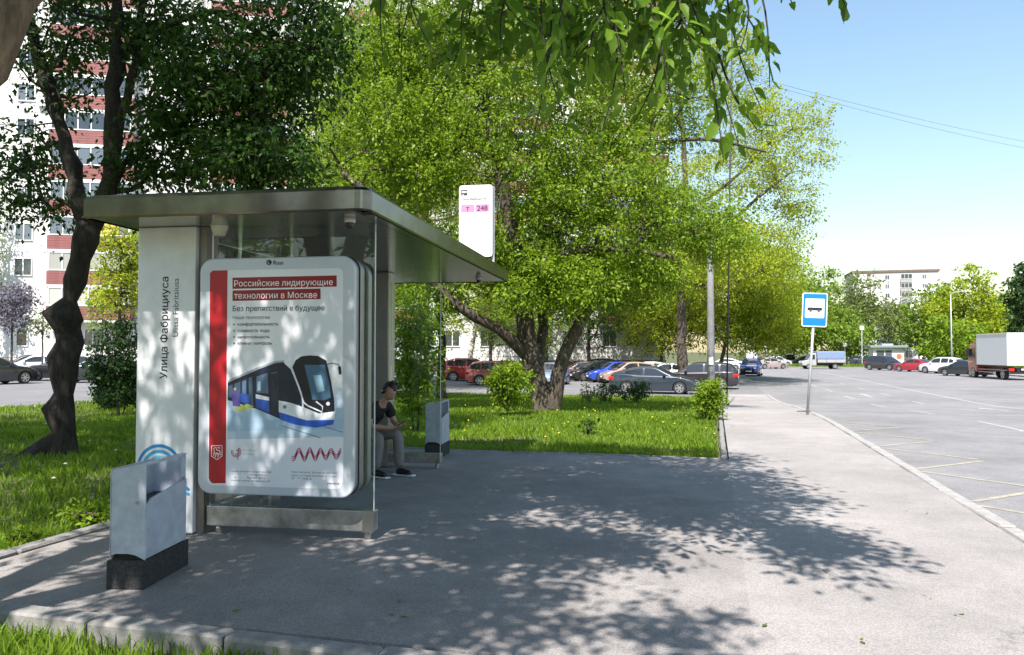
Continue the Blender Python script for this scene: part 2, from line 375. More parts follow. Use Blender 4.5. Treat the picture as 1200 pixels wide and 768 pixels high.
for k, y in enumerate((30, 37, 44, 51, 58)):
    marking('lane_dash', (8.75, y), (8.75, y + 2), .1, MAT['paint_w'], 'short white dash beside the centre line, %s one from the camera' % ordn[k], 'dashes of the second lane line')
marking('centre_line', (11.2, 20), (11.2, 92), .15, MAT['paint_w'], 'long solid white line along the middle of the road', None)
def arrow(x, y, label):
    m = MB(); z = -.1155
    pts = [(-.08, 0), (.08, 0), (.08, 2.2), (.28, 2.2), (0, 3.3), (-.28, 2.2), (-.08, 2.2)]
    m.add([(x + a, y + b, z) for a, b in pts], [(0, 1, 2, 6), (5, 3, 4)])
    tag(m.build('lane_arrow', MAT['paint_w']), label, 'road marking', 'painted lane arrows')
arrow(9.9, 30.5, 'white painted arrow on the road beside the solid centre line, nearer one')
arrow(7.6, 42, 'white painted arrow in the lane next to the dashed line, farther one')

# ------------------------------------------------------------------ grass
def blades(name, rects, n, h, seed, zb, parent=None, wide=1.0, label=None):
    rg = np.random.default_rng(seed); P = []
    for (x0, x1, y0, y1, frac) in rects:
        m = int(n * frac * 3); x = rg.uniform(x0, x1, m); y = y0 + (y1 - y0) * rg.random(m) ** 1.5
        Z = -math.sin(YAW)*x + math.cos(YAW)*y; lat = math.cos(YAW)*x + math.sin(YAW)*y
        px = 600 + F_PX * lat / np.maximum(Z, .1); ok = (Z > .5) & (px > -90) & (px < 1290)
        clump = np.sin(x*2.1 + 1.3*np.sin(y*1.7)) * np.sin(y*2.6 + x) + np.sin(x*7.3)*np.sin(y*6.1)*.5
        worn = np.sin(x*.9 + 2*np.sin(y*.55)) * np.sin(y*.8 + 1.1*np.sin(x*.6) + 1)
        ok &= rg.random(m) < (0.5 + .3 * clump) * np.where(worn > .55, .35, 1)
        P.append(np.stack([x, y, Z], 1)[ok][:int(n * frac)])
    P = np.concatenate(P); m = len(P)
    x, y, Z = P.T; ht = h * rg.uniform(.45, 1.25, m) * (1 + .35*np.sin(x*1.9)*np.sin(y*1.5+.5)); w = (0.0045 + 0.0006 * Z) * wide
    a = rg.uniform(0, 2*np.pi, m); b = rg.uniform(0, 2*np.pi, m); ln = ht * rg.uniform(.1, .75, m)
    base = np.stack([x, y, np.full(m, zb)], 1); side = np.stack([np.cos(a), np.sin(a), 0*a], 1) * w[:, None]
    lean = np.stack([np.cos(b), np.sin(b), 0*b], 1) * ln[:, None]; up = np.stack([0*ht, 0*ht, ht], 1)
    v = np.stack([base - side, base + side, base + side*.7 + lean*.35 + up*.6, base - side*.7 + lean*.35 + up*.6, base + lean + up], 1)
    i = np.arange(m)[:, None] * 5
    f = np.concatenate([i + [[0, 1, 2]], i + [[0, 2, 3]], i + [[3, 2, 4]]], 0)
    o = mesh_obj(name, np_mesh(name, v, f, 3), LEAF['grass'], parent)
    return tag(o, label, 'grass', None, 'stuff')
blades('near_grass', [(-5.4, -.2, 1.8, 3.82, 1)], 11000, .11, 1, -.10, wide=1.0, label='sunlit grass tufts growing along the near kerb')
blades('left_grass', [(-20.4, -5.5, 4.5, 14, .6), (-20.4, -5.5, 12, 38, .4)], 75000, .10, 2, -.06, label='shaded lawn grass around the gnarled tree on the left')
blades('middle_grass', [(-14, 0.02, 12.12, 20, .55), (-16, 0.02, 18, 38.4, .45)], 120000, .105, 3, -.06, label='bright green lawn grass beyond the shelter pad')
blades('verge_grass', [(5, 70, 118.2, 133, 1)], 9000, .35, 4, -.09, wide=.8, label='strip of pale grass beyond the far junction')
def dots(name, n, rect, seed, size, zr, mat, label, cat):
    rg = np.random.default_rng(seed); x0, x1, y0, y1 = rect; V = []; Fc = []
    for k in range(n):
        c = np.array([rg.uniform(x0, x1), rg.uniform(y0, y1), rg.uniform(*zr)]); s = size * rg.uniform(.7, 1.3); b = len(V)
        for j in range(6): V.append(c + [s*math.cos(j*math.pi/3), s*math.sin(j*math.pi/3), 0])
        V.append(c + [0, 0, s*.7])
        for j in range(6): Fc.append((b+j, b+(j+1) % 6, b+6))
    return tag(mesh_obj(name, np_mesh(name, np.array(V), np.array(Fc), 3), mat), label, cat, None, 'stuff')
MAT['dandelion'] = principled('dandelion_yellow', (0.6, 0.45, 0.02), .7)
MAT['seedhead'] = principled('seedhead_pale', (0.5, 0.52, 0.36), .8)
dots('dandelions', 110, (-9, 0, 12.8, 26), 11, .02, (.08, .16), MAT['dandelion'], 'tiny yellow dandelions scattered over the middle lawn', 'flowers')
dots('left_dandelions', 60, (-19, -6, 7, 22), 12, .025, (.08, .15), MAT['seedhead'], 'tiny pale seed heads scattered over the shaded left lawn', 'flowers')

# ------------------------------------------------------------------ flat print helpers
_mcache = {}
def flat(col, rough=.5):
    k = tuple(round(c, 3) for c in col) + (rough,)
    if k not in _mcache: _mcache[k] = principled('print_%d' % len(_mcache), col, rough)
    return _mcache[k]
_tcount = [0]
from mathutils.geometry import tessellate_polygon, interpolate_bezier
def area2(p): return sum(p[i].x*p[(i+1) % len(p)].y - p[(i+1) % len(p)].x*p[i].y for i in range(len(p)))/2
def inside(q, p):
    c = False
    for i in range(len(p)):
        a, b = p[i], p[i-1]
        if (a.y > q.y) != (b.y > q.y) and q.x < (b.x-a.x)*(q.y-a.y)/(b.y-a.y) + a.x: c = not c
    return c
def text_mesh(s):
    """lettering as vertices and faces, each stroke outline filled on its own so that overlapping strokes stay whole"""
    c = bpy.data.curves.new('text', 'FONT'); c.body = s
    o = bpy.data.objects.new('text', c); COL.objects.link(o)
    dg = bpy.context.evaluated_depsgraph_get(); cv = o.evaluated_get(dg).to_curve(dg); polys = []
    for sp in cv.splines:
        pts = []
        if sp.type == 'BEZIER':
            bp = sp.bezier_points
            for i in range(len(bp)):
                u, w = bp[i], bp[(i+1) % len(bp)]
                straight = (u.handle_right - u.co).cross(w.co - u.co).length < 1e-6 and (w.handle_left - w.co).cross(w.co - u.co).length < 1e-6
                pts += [u.co.copy()] if straight else [Vector(q) for q in interpolate_bezier(u.co, u.handle_right, w.handle_left, w.co, 5)[:-1]]
        else: pts = [Vector(q.co[:3]) for q in sp.points]
        if len(pts) > 2: polys.append(pts)
    o.evaluated_get(dg).to_curve_clear(); COL.objects.unlink(o); bpy.data.objects.remove(o); bpy.data.curves.remove(c)
    big = max(polys, key=lambda p: abs(area2(p))); sg = 1 if area2(big) > 0 else -1
    outs = [p for p in polys if area2(p)*sg > 0]; holes = [p for p in polys if area2(p)*sg <= 0]; V = []; Fc = []
    own = {id(h): min((p for p in outs if sum(inside(q, p) for q in h) > .8*len(h)), key=lambda p: abs(area2(p)), default=None) for h in holes}
    for k, p in enumerate(outs):
        loops = [p] + [h for h in holes if own[id(h)] is p]; b0 = len(V)
        for l in loops: V += [(q.x, q.y, (k % 3)*6e-5) for q in l]
        Fc += [tuple(b0 + i for i in t) for t in tessellate_polygon(loops)]
    return Fc, np.array(V, np.float32)
def text(name, s, M, col, parent, width=None, height=None, bold=0.0, center=False):
    """lettering laid in the xy plane of matrix M, scaled to a width or a cap height, origin at its lower left"""
    fs0, co = text_mesh(s); fs0 = [t if (co[t[1]]-co[t[0]])[0]*(co[t[2]]-co[t[0]])[1] - (co[t[1]]-co[t[0]])[1]*(co[t[2]]-co[t[0]])[0] > 0 else t[::-1] for t in fs0]
    x0, x1 = co[:, 0].min(), co[:, 0].max(); y1 = co[:, 1].max()
    k = width / (x1 - x0) if width else height / y1
    ky = height / .72 if (height and width) else k
    n = len(co); co = co.copy(); co[:, 0] = (co[:, 0] - (x0 + x1)/2 if center else co[:, 0] - x0) * k; co[:, 1] *= ky
    R = np.array(M.to_3x3()); T = np.array(M.translation)
    shifts = [(0, 0, 0)] if not bold else [(-bold*k, 0, 0), (0, 0, 1.2e-4), (bold*k, 0, 2.4e-4), (0, bold*k*.7, 3.6e-4), (0, -bold*k*.7, 4.8e-4)]
    fs = fs0; V = []; Fc = []
    for j, sft in enumerate(shifts):
        V += [tuple(q) for q in (co + np.array(sft)) @ R.T + T]; Fc += [tuple(i + j*n for i in f) for f in fs]
    me = bpy.data.meshes.new('lettering'); me.from_pydata(V, [], Fc); me.update()
    o = mesh_obj(name, me, flat(col), parent); o['kind'] = 'stuff'; return o
def poly(name, pts, mat, parent, fn=None):
    p = [fn(*q) if fn else q for q in pts]
    me = bpy.data.meshes.new(name); me.from_pydata([tuple(q) for q in p], [], [tuple(range(len(p)))]); me.update()
    return mesh_obj(name, me, mat, parent)
def ribbon_pts(line, w):
    """closed outline of a stroke of width w along a 2D polyline"""
    L = []; R = []
    for i, p in enumerate(line):
        a = line[max(i-1, 0)]; b = line[min(i+1, len(line)-1)]; dx, dy = b[0]-a[0], b[1]-a[1]; l = math.hypot(dx, dy) or 1
        L.append((p[0] - dy/l*w/2, p[1] + dx/l*w/2)); R.append((p[0] + dy/l*w/2, p[1] - dx/l*w/2))
    return L, R
def strokes(name, lines, w, mat, parent, fn):
    V = []; Fc = []
    for ln in lines:
        L, R = ribbon_pts(ln, w); b = len(V)
        for l, r in zip(L, R): V += [tuple(fn(*l)), tuple(fn(*r))]
        Fc += [(b+2*i, b+2*i+1, b+2*i+3, b+2*i+2) for i in range(len(ln)-1)]
    me = bpy.data.meshes.new(name); me.from_pydata(V, [], Fc); me.update()
    return mesh_obj(name, me, mat, parent)
def arc(cx, cy, r, a0, a1, n=16, ry=None):
    ry = ry or r
    return [(cx + r*math.cos(math.radians(a0 + (a1-a0)*i/n)), cy + ry*math.sin(math.radians(a0 + (a1-a0)*i/n))) for i in range(n+1)]
def rrect(x0, x1, y0, y1, r, n=6):
    p = []
    for cx, cy, a in ((x1-r, y1-r, 0), (x0+r, y1-r, 90), (x0+r, y0+r, 180), (x1-r, y0+r, 270)):
        p += arc(cx, cy, r, a, a+90, n)
    return p

# ------------------------------------------------------------------ bus shelter (local: x along its width to the road, y along its length away)
SH_ROT = math.radians(5.0)
sh = empty('bus_shelter', (-2.84, 6.05, 0), SH_ROT, 'steel and glass bus shelter with an advertising light box and white name panel', 'bus shelter')
# roof: rounded right near corner, fascia all round, glossy underside
def roof_outline(inset=0, r=.11):
    x0, x1, y0, y1 = -2.27 + inset, .2 - inset, -.55 + inset, 5.85 - inset; r = max(r - inset, .02)
    p = [(x0, y0)] + arc(x1 - r, y0 + r, r, -90, 0, 8) + arc(x1-.05, y1-.05, .05, 0, 90, 3) + [(x0, y1)]
    return p
o_ = roof_outline(); n_ = len(o_); prof = [(2.70, 0.012), (2.715, 0.0), (2.86, 0.0), (2.885, .012), (2.90, .05)]
rv = []; rf = []
for z, ins in prof: rv += [(x, y, z) for x, y in roof_outline(ins)]
for i in range(len(prof)-1):
    for k in range(n_): rf.append((i*n_+k, i*n_+(k+1) % n_, (i+1)*n_+(k+1) % n_, (i+1)*n_+k))
rf.append(tuple((len(prof)-1)*n_+k for k in range(n_)))
me = bpy.data.meshes.new('roof'); me.from_pydata(rv, [], rf); me.update()
roof = mesh_obj('roof', me, MAT['fascia'], sh)
# underside panels
m_ = MB(); ys = [-.50, .95, 2.4, 3.85, 5.80]
for a, b in zip(ys[:-1], ys[1:]):
    MB().box(-2.22, .15 if a > -.4 else .06, a + .004, b - .004, 2.706, 2.73).build('ceiling_panel', MAT['ceil'], sh)
MB().box(.068, .15, -.28, .946, 2.706, 2.73).build('ceiling_panel', MAT['ceil'], sh)
MB().box(-2.24, .17, -.24, 5.82, 2.732, 2.74).build('ceiling_backing', MAT['dark'], sh)
# white name panel (near end) and plain far pillar
MB().bbox(-2.14, -1.58, -.02, .26, .012, 2.703, .012).build('name_panel', MAT['white'], sh)
pn = [c for c in sh.children if c.name.startswith('name_panel')][0]
MB().box(-1.575, -1.505, .03, .22, 0, 2.703).build('post', principled('post_dark_steel', (.2, .19, .18), .4, .8), sh)
MB().bbox(-2.14, -1.17, 4.02, 4.30, .012, 2.703, .012).build('end_pillar', MAT['steel'], sh)
for x in (-1.42,): MB().box(x, x+.012, 4.014, 4.02, .02, 2.70).build('pillar_seam', MAT['dark'], sh)
# glass sheets
MB().box(-1.50, 0.02, .115, .127, .20, 2.703).build('glass_pane', MAT['glass'], sh)
MB().box(-1.165, -.46, 4.12, 4.132, .20, 2.703).build('glass_pane', MAT['glass'], sh)
MAT['glass_edge'] = principled('glass_edge_pale', (.55, .62, .6), .15, spec=.8)
MB().box(0.021, 0.027, .113, .129, .20, 2.703).build('glass_edge', MAT['glass_edge'], sh)
MB().box(-.459, -.453, 4.118, 4.134, .20, 2.703).build('glass_edge', MAT['glass_edge'], sh)
for k in range(3): MB().box(-2.0, -1.99, .3 + k*1.24, .3 + (k+1)*1.24 - .02, .25, 2.703).build('back_glass_pane', MAT['glass'], sh)
MB().box(-2.03, -1.96, .27, 4.01, .06, .24).build('back_rail', MAT['steel_dirty'], sh)
# base rails and feet
br = MB().bbox(-1.50, .04, .06, .18, .07, .245, .008).build('base_rail', MAT['steel_dirty'], sh)
MB().box(-.055, .046, .05, .058, .068, .247).build('rail_end_plate', MAT['steel'], sh)
MB().lathe([(.03, 0), (.03, .05), (.02, .07)], 10, M=Matrix.Translation((-.02, .1, 0))).build('foot', MAT['steel'], sh)
MB().lathe([(.03, 0), (.03, .05), (.02, .07)], 10, M=Matrix.Translation((-1.4, .1, 0))).build('foot', MAT['steel'], sh)
MB().bbox(-1.165, -.44, 4.06, 4.19, .07, .20, .008).build('base_rail', MAT['steel_dirty'], sh)
MB().lathe([(.03, 0), (.03, .05), (.02, .07)], 10, M=Matrix.Translation((-.5, 4.12, 0))).build('foot', MAT['steel'], sh)
# bench
MB().bbox(-1.72, -1.22, .9, 3.95, .43, .47, .012).build('bench_seat', principled('bench_dark_wood', (.09, .07, .055), .6, vary=.3, scale=3), sh)
for y in (1.1, 2.4, 3.7): MB().box(-1.5, -1.44, y, y+.06, 0, .43).build('bench_leg', MAT['steel'], sh)
# dome cameras and ceiling lamp
def dome(x, y, name='dome_camera'):
    b = MB().lathe([(.065, 2.706), (.065, 2.665), (.055, 2.655)][::-1], 18, M=Matrix.Translation((x, y, 0))).build(name, principled('camera_housing', (.6, .6, .6), .4), sh, True)
    MB().lathe([(.008, 2.585), (.03, 2.594), (.044, 2.615), (.05, 2.64), (.05, 2.66)], 18, M=Matrix.Translation((x, y, 0))).build('dome', principled('camera_dome', (.03, .03, .035), .1), b, True)
dome(-.10, -.16); dome(-.12, 5.05)
for c in sh.children:
    if c.name.startswith('dome_camera'):
        q = -.10 if c.name == 'dome_camera' else -.12; yq = -.16 if c.name == 'dome_camera' else 5.05; k = .72
        c.scale = (k, k, k); c.location = (q*(1-k), yq*(1-k), 2.706*(1-k))
MB().lathe([(.05, 2.62), (.075, 2.70), (.075, 2.707)], 18, M=Matrix.Translation((-1.38, .02, 0))).build('ceiling_lamp', principled('lamp_cone_white', (.7, .68, .6), .5), sh, True)

# light box with poster
LBX0, LBX1, LBZ0, LBZ1, LBY = -1.47, -.06, .385, 2.40, -.13
fr_o = rrect(LBX0, LBX1, LBZ0, LBZ1, .12, 8)
lb = MB().prism(fr_o, 'y', LBY, LBY + .035).build('light_box', MAT['box_grey'], sh)
MB().prism(rrect(LBX0 + .006, LBX1 - .006, LBZ0 + .006, LBZ1 - .006, .115, 8), 'y', LBY + .036, .105).build('light_box_side', MAT['box_side'], sh)
md = lb.modifiers.new('bevel', 'BEVEL'); md.width = .012; md.segments = 2; md.limit_method = 'ANGLE'; md.angle_limit = math.radians(50)
MB().prism(rrect(LBX0 + .012, LBX1 - .012 + .03, LBZ0 + .012, LBZ1 - .03, .12, 8), 'y', .135, .22).build('light_box_back', MAT['box_side'], sh)
for y in (-.03,): MB().prism(rrect(LBX0-.004, LBX1+.004, LBZ0-.004, LBZ1+.004, .124, 8), 'y', y, y+.008).build('gasket', MAT['dark'], lb)
def pp(x, y, lay=0):
    """pixel of the poster in the photo -> point on the light box face"""
    t0 = (y - 302) / 275.0; xl = 233 - 4*t0; xr = 415 - 4*t0
    s = (x - xl) / (xr - xl); yt = 302 + s; yb = 572 + 10*s; t = (y - yt) / (yb - yt)
    return Vector((LBX0 + s*(LBX1-LBX0), LBY - .0015 - .0006*lay, LBZ1 + t*(LBZ0-LBZ1)))
XR = Matrix(((1, 0, 0), (0, 0, -1), (0, 1, 0))).to_4x4()      # text plane -> facing -y
def ptext(name, s, x0, x1, y, lay, col, h=None, bold=0.0):
    a = pp(x0, y, lay); b = pp(x1, y, lay)
    return text(name, s, Matrix.Translation(a) @ XR, col, poster, width=(b - a).length, bold=bold, height=h)
pa, pb = pp(245, 316, 0), pp(401, 560, 0)
pz0 = LBZ1 + (567 - 302)/275*(LBZ0 - LBZ1)
poster_pts = rrect(pa.x, pp(401, 316).x, pz0, pa.z, .05, 6)
poster = poly('poster', [(x, pa.y, z) for x, z in poster_pts], principled('poster_paper', (.74, .75, .79), .25, coat=.4), lb)
def sh_col(pts, name, col, lay): return poly(name, pts, flat(col, .3), poster, lambda x, y: pp(x, y, lay))
red = (.40, .008, .02)
sh_col([(248, 316.2), (266.2, 316.2), (263.2, 561), (248.5, 561), (245.3, 559.5), (243, 555), (245.0, 319)], 'red_stripe', red, 1)
dred = (.26, .006, .012)
sh_col([(272, 325), (393.5, 325.6), (393.5, 338.6), (272, 338)], 'title_bar', dred, 1)
sh_col([(272, 339.8), (375, 340.3), (375, 352.6), (272, 352)], 'title_bar', dred, 1)
W_ = (.85, .85, .85); K_ = (.012, .012, .015)
ptext('lettering', 'Российские лидирующие', 274, 389, 335.3, 2, W_)
ptext('lettering', 'технологии в Москве', 274, 371, 349.5, 2, W_)
ptext('lettering', 'Без препятствий в будущее', 272.3, 379.5, 363.8, 2, K_, bold=.012)
ptext('lettering', 'Наши технологии:', 272.3, 316, 373, 2, K_)
for s, x1, y in (('комфортабельность', 326, 380.8), ('плавность хода', 315.3, 388.2), ('низкопольность', 315.7, 395.5), ('климат-контроль', 318.5, 402.8)):
    ptext('lettering', s, 278.2, x1, y, 2, K_, bold=.01)
    sh_col(arc(273.7, y - 1.7, 1.0, 0, 360, 10)[:-1], 'bullet', K_, 2)
# ground sweep below the tram, fading to white in steps
for k, (yt, yb, c) in enumerate(((455, 466, (.62, .68, .76)), (466, 478, (.48, .58, .69)), (478, 490, (.36, .49, .62)), (490, 502, (.33, .46, .59)), (502, 511, (.42, .53, .63)))):
    sh_col([(265.5, yt), (400, yt), (399.5, yb), (265.3, yb)], 'backdrop_band', c, 1 )
strokes('rail', [[(330, 497), (374, 512)], [(372, 497), (399, 506)]], 1.0, flat((.14, .2, .28), .3), poster, lambda x, y: pp(x, y, 2))
navy = (.012, .018, .04)
sh_col([(266, 446), (300, 432.5), (322, 425), (332, 424), (342, 434), (352, 462), (354, 491), (327, 489), (300, 477), (266, 466)], 'tram_side', navy, 2)
strokes('tram_roof_line', [[(266, 444.5), (300, 431), (322, 423.8), (332, 423)]], 2.2, flat((.35, .38, .42), .3), poster, lambda x, y: pp(x, y, 3))
for q in ([(267, 450), (272, 448.2), (272, 464), (267, 462)], [(274, 447.5), (281, 445), (281, 466), (274, 464.5)], [(283, 445), (288, 443), (288, 460), (283, 459)],
          [(300, 440), (313, 436), (314, 460), (300, 458)], [(317, 436), (324, 435), (325, 462), (317, 460)], [(291, 441), (295, 440), (296, 473), (291, 471)]):
    sh_col(q, 'tram_window', (.09, .15, .23), 3)
sh_col([(301.5, 446), (305, 445), (305, 456), (301.5, 456)], 'window_glint', (.3, .42, .5), 4)
sh_col([(319, 441), (322, 440.5), (322, 452), (319, 452)], 'window_glint', (.3, .42, .5), 4)
sh_col([(299, 462), (315, 466), (315, 482), (299, 475)], 'tram_skirt', (.03, .09, .4), 3)
sh_col([(280, 458), (294, 461), (294, 474), (280, 468)], 'tram_skirt', (.03, .09, .4), 3)
sh_col([(299.2, 460), (315, 464), (315, 468), (299.2, 465)], 'tram_band', (.6, .62, .65), 4)
sh_col([(317, 437), (325.5, 436), (327, 487), (317, 483)], 'tram_door', (.02, .03, .05), 4)
sh_col([(342, 430), (346, 422), (352, 418), (362, 417), (372, 418), (381, 423.5), (386, 446), (389.5, 468), (390, 484), (356, 484), (353, 460)], 'tram_nose', (.01, .012, .02), 4)
sh_col([(356, 428), (379.5, 428.3), (385, 454), (386, 466), (378, 469), (365, 468)], 'tram_windscreen', (.055, .13, .21), 5)
sh_col([(366, 440), (375, 440), (379, 458), (371, 460)], 'window_glint', (.22, .36, .46), 6)
sh_col([(326, 468), (340, 471), (354, 476), (372, 484), (390.6, 482), (389.5, 492.5), (360, 492.5), (326, 482)], 'tram_band', (.68, .7, .73), 5)
sh_col([(326, 481), (358, 491.5), (389.5, 491.5), (388, 497), (368, 500), (345, 496), (328, 490)], 'tram_skirt', (.02, .1, .5), 6)
strokes('tram_edge', [[(333, 424.5), (341, 432), (349, 452), (355, 471), (360, 475), (376, 482.5), (376.5, 476), (369, 470)]], 1.7, flat((.72, .74, .77), .3), poster, lambda x, y: pp(x, y, 7))
strokes('tram_mirror', [[(381, 428), (388, 426.5), (394, 428), (396, 431)]], .8, flat(K_, .3), poster, lambda x, y: pp(x, y, 6))
sh_col([(394.3, 431), (397.6, 430.5), (398.2, 439.5), (395.5, 440)], 'tram_mirror', K_, 6)
sh_col(arc(382.8, 473, 2.2, 0, 360, 12)[:-1], 'tram_headlamp', (.7, .72, .75), 7)
sh_col(arc(333, 475.5, 2.2, 0, 360, 12)[:-1], 'tram_badge', (.1, .25, .3), 7)
sh_col([(273, 453), (276.5, 452), (278, 460), (280, 466), (281, 474), (272, 473), (271, 462)], 'printed_passenger', (.12, .08, .35), 4)
sh_col(arc(274.8, 453.5, 1.8, 0, 360, 10)[:-1], 'printed_passenger', (.55, .42, .2), 5)
sh_col([(272, 475), (290, 471), (297, 474), (281, 480)], 'tram_ramp', (.45, .5, .12), 4)
# footer
sh_col([(264, 511.5), (400, 511.5), (399, 564), (263.5, 564)], 'poster_footer', (.72, .73, .78), 2)
cr = (.35, .01, .08)
strokes('crest', [[(246.5, 518), (259.3, 518), (259, 530), (253, 533.8), (246.6, 530), (246.5, 518)], [(249, 530), (250, 524), (248.8, 521), (252, 520), (253, 523), (256.5, 524), (257, 529)], [(251, 531), (252.5, 526), (255, 527), (254, 531)], [(254, 520), (257, 521)], [(249, 526), (256, 528)]],
        .9, flat((.75, .7, .7), .3), poster, lambda x, y: pp(x, y, 3))
strokes('round_logo', [arc(275.8, 525.8, r, 130, -60 - 40*(r < 4), 18) + ([(277.5, 534.5)] if r > 4 else []) for r in (5.6, 4.0, 2.3)] + [arc(275.8, 525.8, r, 130, 210, 8) for r in (5.6, 4.0)], .8, flat(cr, .3), poster, lambda x, y: pp(x, y, 3))
wl_ = []
for off in (-2.3, 0, 2.3):
    ln = []
    for k in range(80):
        u = k / 79; ln.append((340.8 + 56.5*u, 530.5 + off + (4.6 + .8*math.sin(5*u)) * math.sin(4.6 * 2*math.pi*(u**1.05) + .9)))
    wl_.append(ln)
strokes('wave_logo', wl_, .95, flat(cr, .3), poster, lambda x, y: pp(x, y, 3))
ptext('fine_print', 'МОСКОВСКИЙ', 283.5, 300, 524.8, 3, (.3, .3, .33)); ptext('fine_print', 'ТРАНСПОРТ', 283.5, 297, 529, 3, (.3, .3, .33))
for s, x0, x1, y in (('Горячая линия Московский транспорт', 269, 317.5, 548.3), ('+7 (495) 539-54-54 ежедневно', 269, 311, 552), ('transport.mos.ru Единый центр', 269, 310, 555.2), ('транспорт москвы официальный сайт', 269, 316, 558.6),
                     ('Клиентский центр «Московский транспорт»', 340, 392, 550.8), ('Адрес: ул. Старая Басманная, д. 20, корп. 1', 340, 392, 554.6), ('ул. 1905 года, д. 25', 340, 363, 558), ('реклама', 381, 394.5, 565)):
    ptext('fine_print', s, x0, x1, y, 3, (.05, .05, .06))
def ltext(s, x0, x1, y, col):
    a = pp(x0, y, 0); b = pp(x1, y, 0)
    return text('lettering', s, Matrix.Translation(a) @ XR, col, lb, width=(b-a).length, bold=.02)
ltext('Russ', 320.5, 332, 311.2, K_)
poly('round_badge', arc(315.3, 308.4, 3.2, 0, 360, 16)[:-1], flat(K_), lb, lambda x, y: pp(x, y, 0))
strokes('badge_mark', [arc(315.6, 308.6, 1.6, 60, 250, 8)], .7, flat((.5, .5, .55)), lb, lambda x, y: pp(x, y, 1))

# name panel lettering (reads upwards) and blue swirl
XU = Matrix(((0, -1, 0), (0, 0, -1), (1, 0, 0))).to_4x4()     # text runs up the panel, facing -y
text('lettering', 'Улица Фабрициуса', Matrix.Translation((-1.84, -.0215, 1.36)) @ XU, K_, pn, width=.90, bold=.014)
text('lettering', 'Ulitsa Fabritsiusa', Matrix.Translation((-1.74, -.0215, 1.73)) @ XU, (.03, .03, .035), pn, width=.515)
def nf(x, y): return Vector((x, -.0215, y))
gcol = [(.02, .22, .5), (.03, .36, .62), (.08, .5, .68)]
for k, r in enumerate((.205, .155, .105)):
    c = gcol[k]
    strokes('swirl', [arc(-1.905, .565, r, 215, 5 + 6*k, 24)], .028, flat(c), pn, nf)
    strokes('swirl', [[(x, y) for x, y in arc(-1.905 + r + .165, .535 - .02*k, .165, 172, 262, 14) if x < -1.6]], .026, flat(c), pn, nf)

# ------------------------------------------------------------------ litter bins
def bin_(loc, rz, label, sticker=False):
    r = empty('litter_bin', loc, rz, label, 'litter bin', 'grey litter bins by the shelter')
    MB().bbox(-.145, .145, 0, .68, 0, .205, .008).build('base', MAT['bin_base'], r)
    # side plates (left and right faces of the short ends): tall plate towards the camera with one rounded upper corner
    def plate(pts, y, t=.012):
        return MB().prism(pts, 'y', y, y + t)
    near = [(-.135, .215), (.135, .215), (.135, .88), (-.10, .85)] 
    near = [(-.135, .235), (-.09, .248), (0, .25), (.06, .24), (.135, .205), (.135, .905)] + arc(-.085, .815, .05, 85, 180, 5)
    plate(near, .03).build('end_plate', MAT['bin_grey'], r)
    far = [(-.135, .205), (.135, .205), (.135, .905), (-.09, .865), (-.135, .82)]
    plate(far, .62).build('end_plate', MAT['bin_grey'], r)
    fr = [(.03, .215), (.635, .215), (.635, .70), (.10, .64), (.042, .60)]
    MB().prism(fr, 'x', .128, .142).build('door', MAT['bin_grey'], r)
    MB().prism([(.03, .215), (.635, .215), (.635, .86), (.03, .86)], 'x', -.14, -.128).build('back_plate', MAT['bin_grey'], r)
    hood = [(.042, .84), (.635, .84)] + [(.635, .87)] + arc(.59, .86, .045, 0, 90, 4) + [(.042, .905)]
    MB().bbox(.10, .142, .043, .632, .885, .905, .006).build('rim_bar', MAT['bin_grey'], r)
    MB().box(.129, .141, .55, .62, .72, .884).build('side_strut', MAT['bin_grey'], r)
    MB().box(-.11, .11, .06, .60, .22, .60).build('liner', MAT['black'], r)
    MB().box(-.126, .126, .043, .618, .21, .22).build('floor_plate', MAT['dark'], r)
    MB().lathe([(.012, 0), (.012, .01)], 12, M=Matrix.Translation((.07, .03, .62)) @ Matrix.Rotation(math.pi/2, 4, 'X')).build('lock', MAT['steel'], r)
    MB().box(.12, .146, .05, .068, .23, .235).build('hinge', MAT['steel'], r)
    r.scale = (.9, .93, .93)
    if sticker:
        rg = random.Random(3)
        strokes('scribble', [[(.30 + .03*math.sin(k*2.1) + .012*rg.random(), .3 + k*.028) for k in range(11)]], .012, flat((.01, .01, .01)), r, lambda a, b: Vector((.1435, a, b)))
    return r
b1 = bin_((-3.845, 4.44, 0), math.radians(11), 'grey metal litter bin on a black base in front of the white name panel')
b2 = bin_(gnd(508, 536), math.radians(8), 'dark grey litter bin at the far end of the shelter by the lawn', True)

# ------------------------------------------------------------------ route sign standing on the shelter roof
rs = empty('route_sign', sh.matrix_basis @ Vector((.05, 5.3, 2.90)), SH_ROT, 'white route sign with pink T and 248 boxes above the shelter roof', 'sign')
MB().tube([(0, .02, 0), (0, .02, 1.22)], .022, 10).build('post', MAT['pole'], rs)
MB().box(-.06, .06, -.04, .08, -.004, .012).build('foot_plate', MAT['steel'], rs)
bd = MB().prism(rrect(-.52, .0, .14, 1.24, .045), 'y', -.045, -.005).build('board', MAT['white'], rs)
MB().prism(rrect(-.528, .008, .132, 1.248, .05), 'y', -.004, .006).build('board_rim', MAT['black'], rs)
def rf_(x, y): return Vector((-.52 + (x - 539.5)/40.5*.52, -.0465, 1.24 - (y - 215)/85.0*1.1))
poly('box', [(542, 238), (558, 238), (558, 247), (542, 247)], flat((.48, .22, .4)), bd, rf_)
poly('box', [(559.5, 238), (576, 238), (576, 247), (559.5, 247)], flat((.48, .22, .4)), bd, rf_)
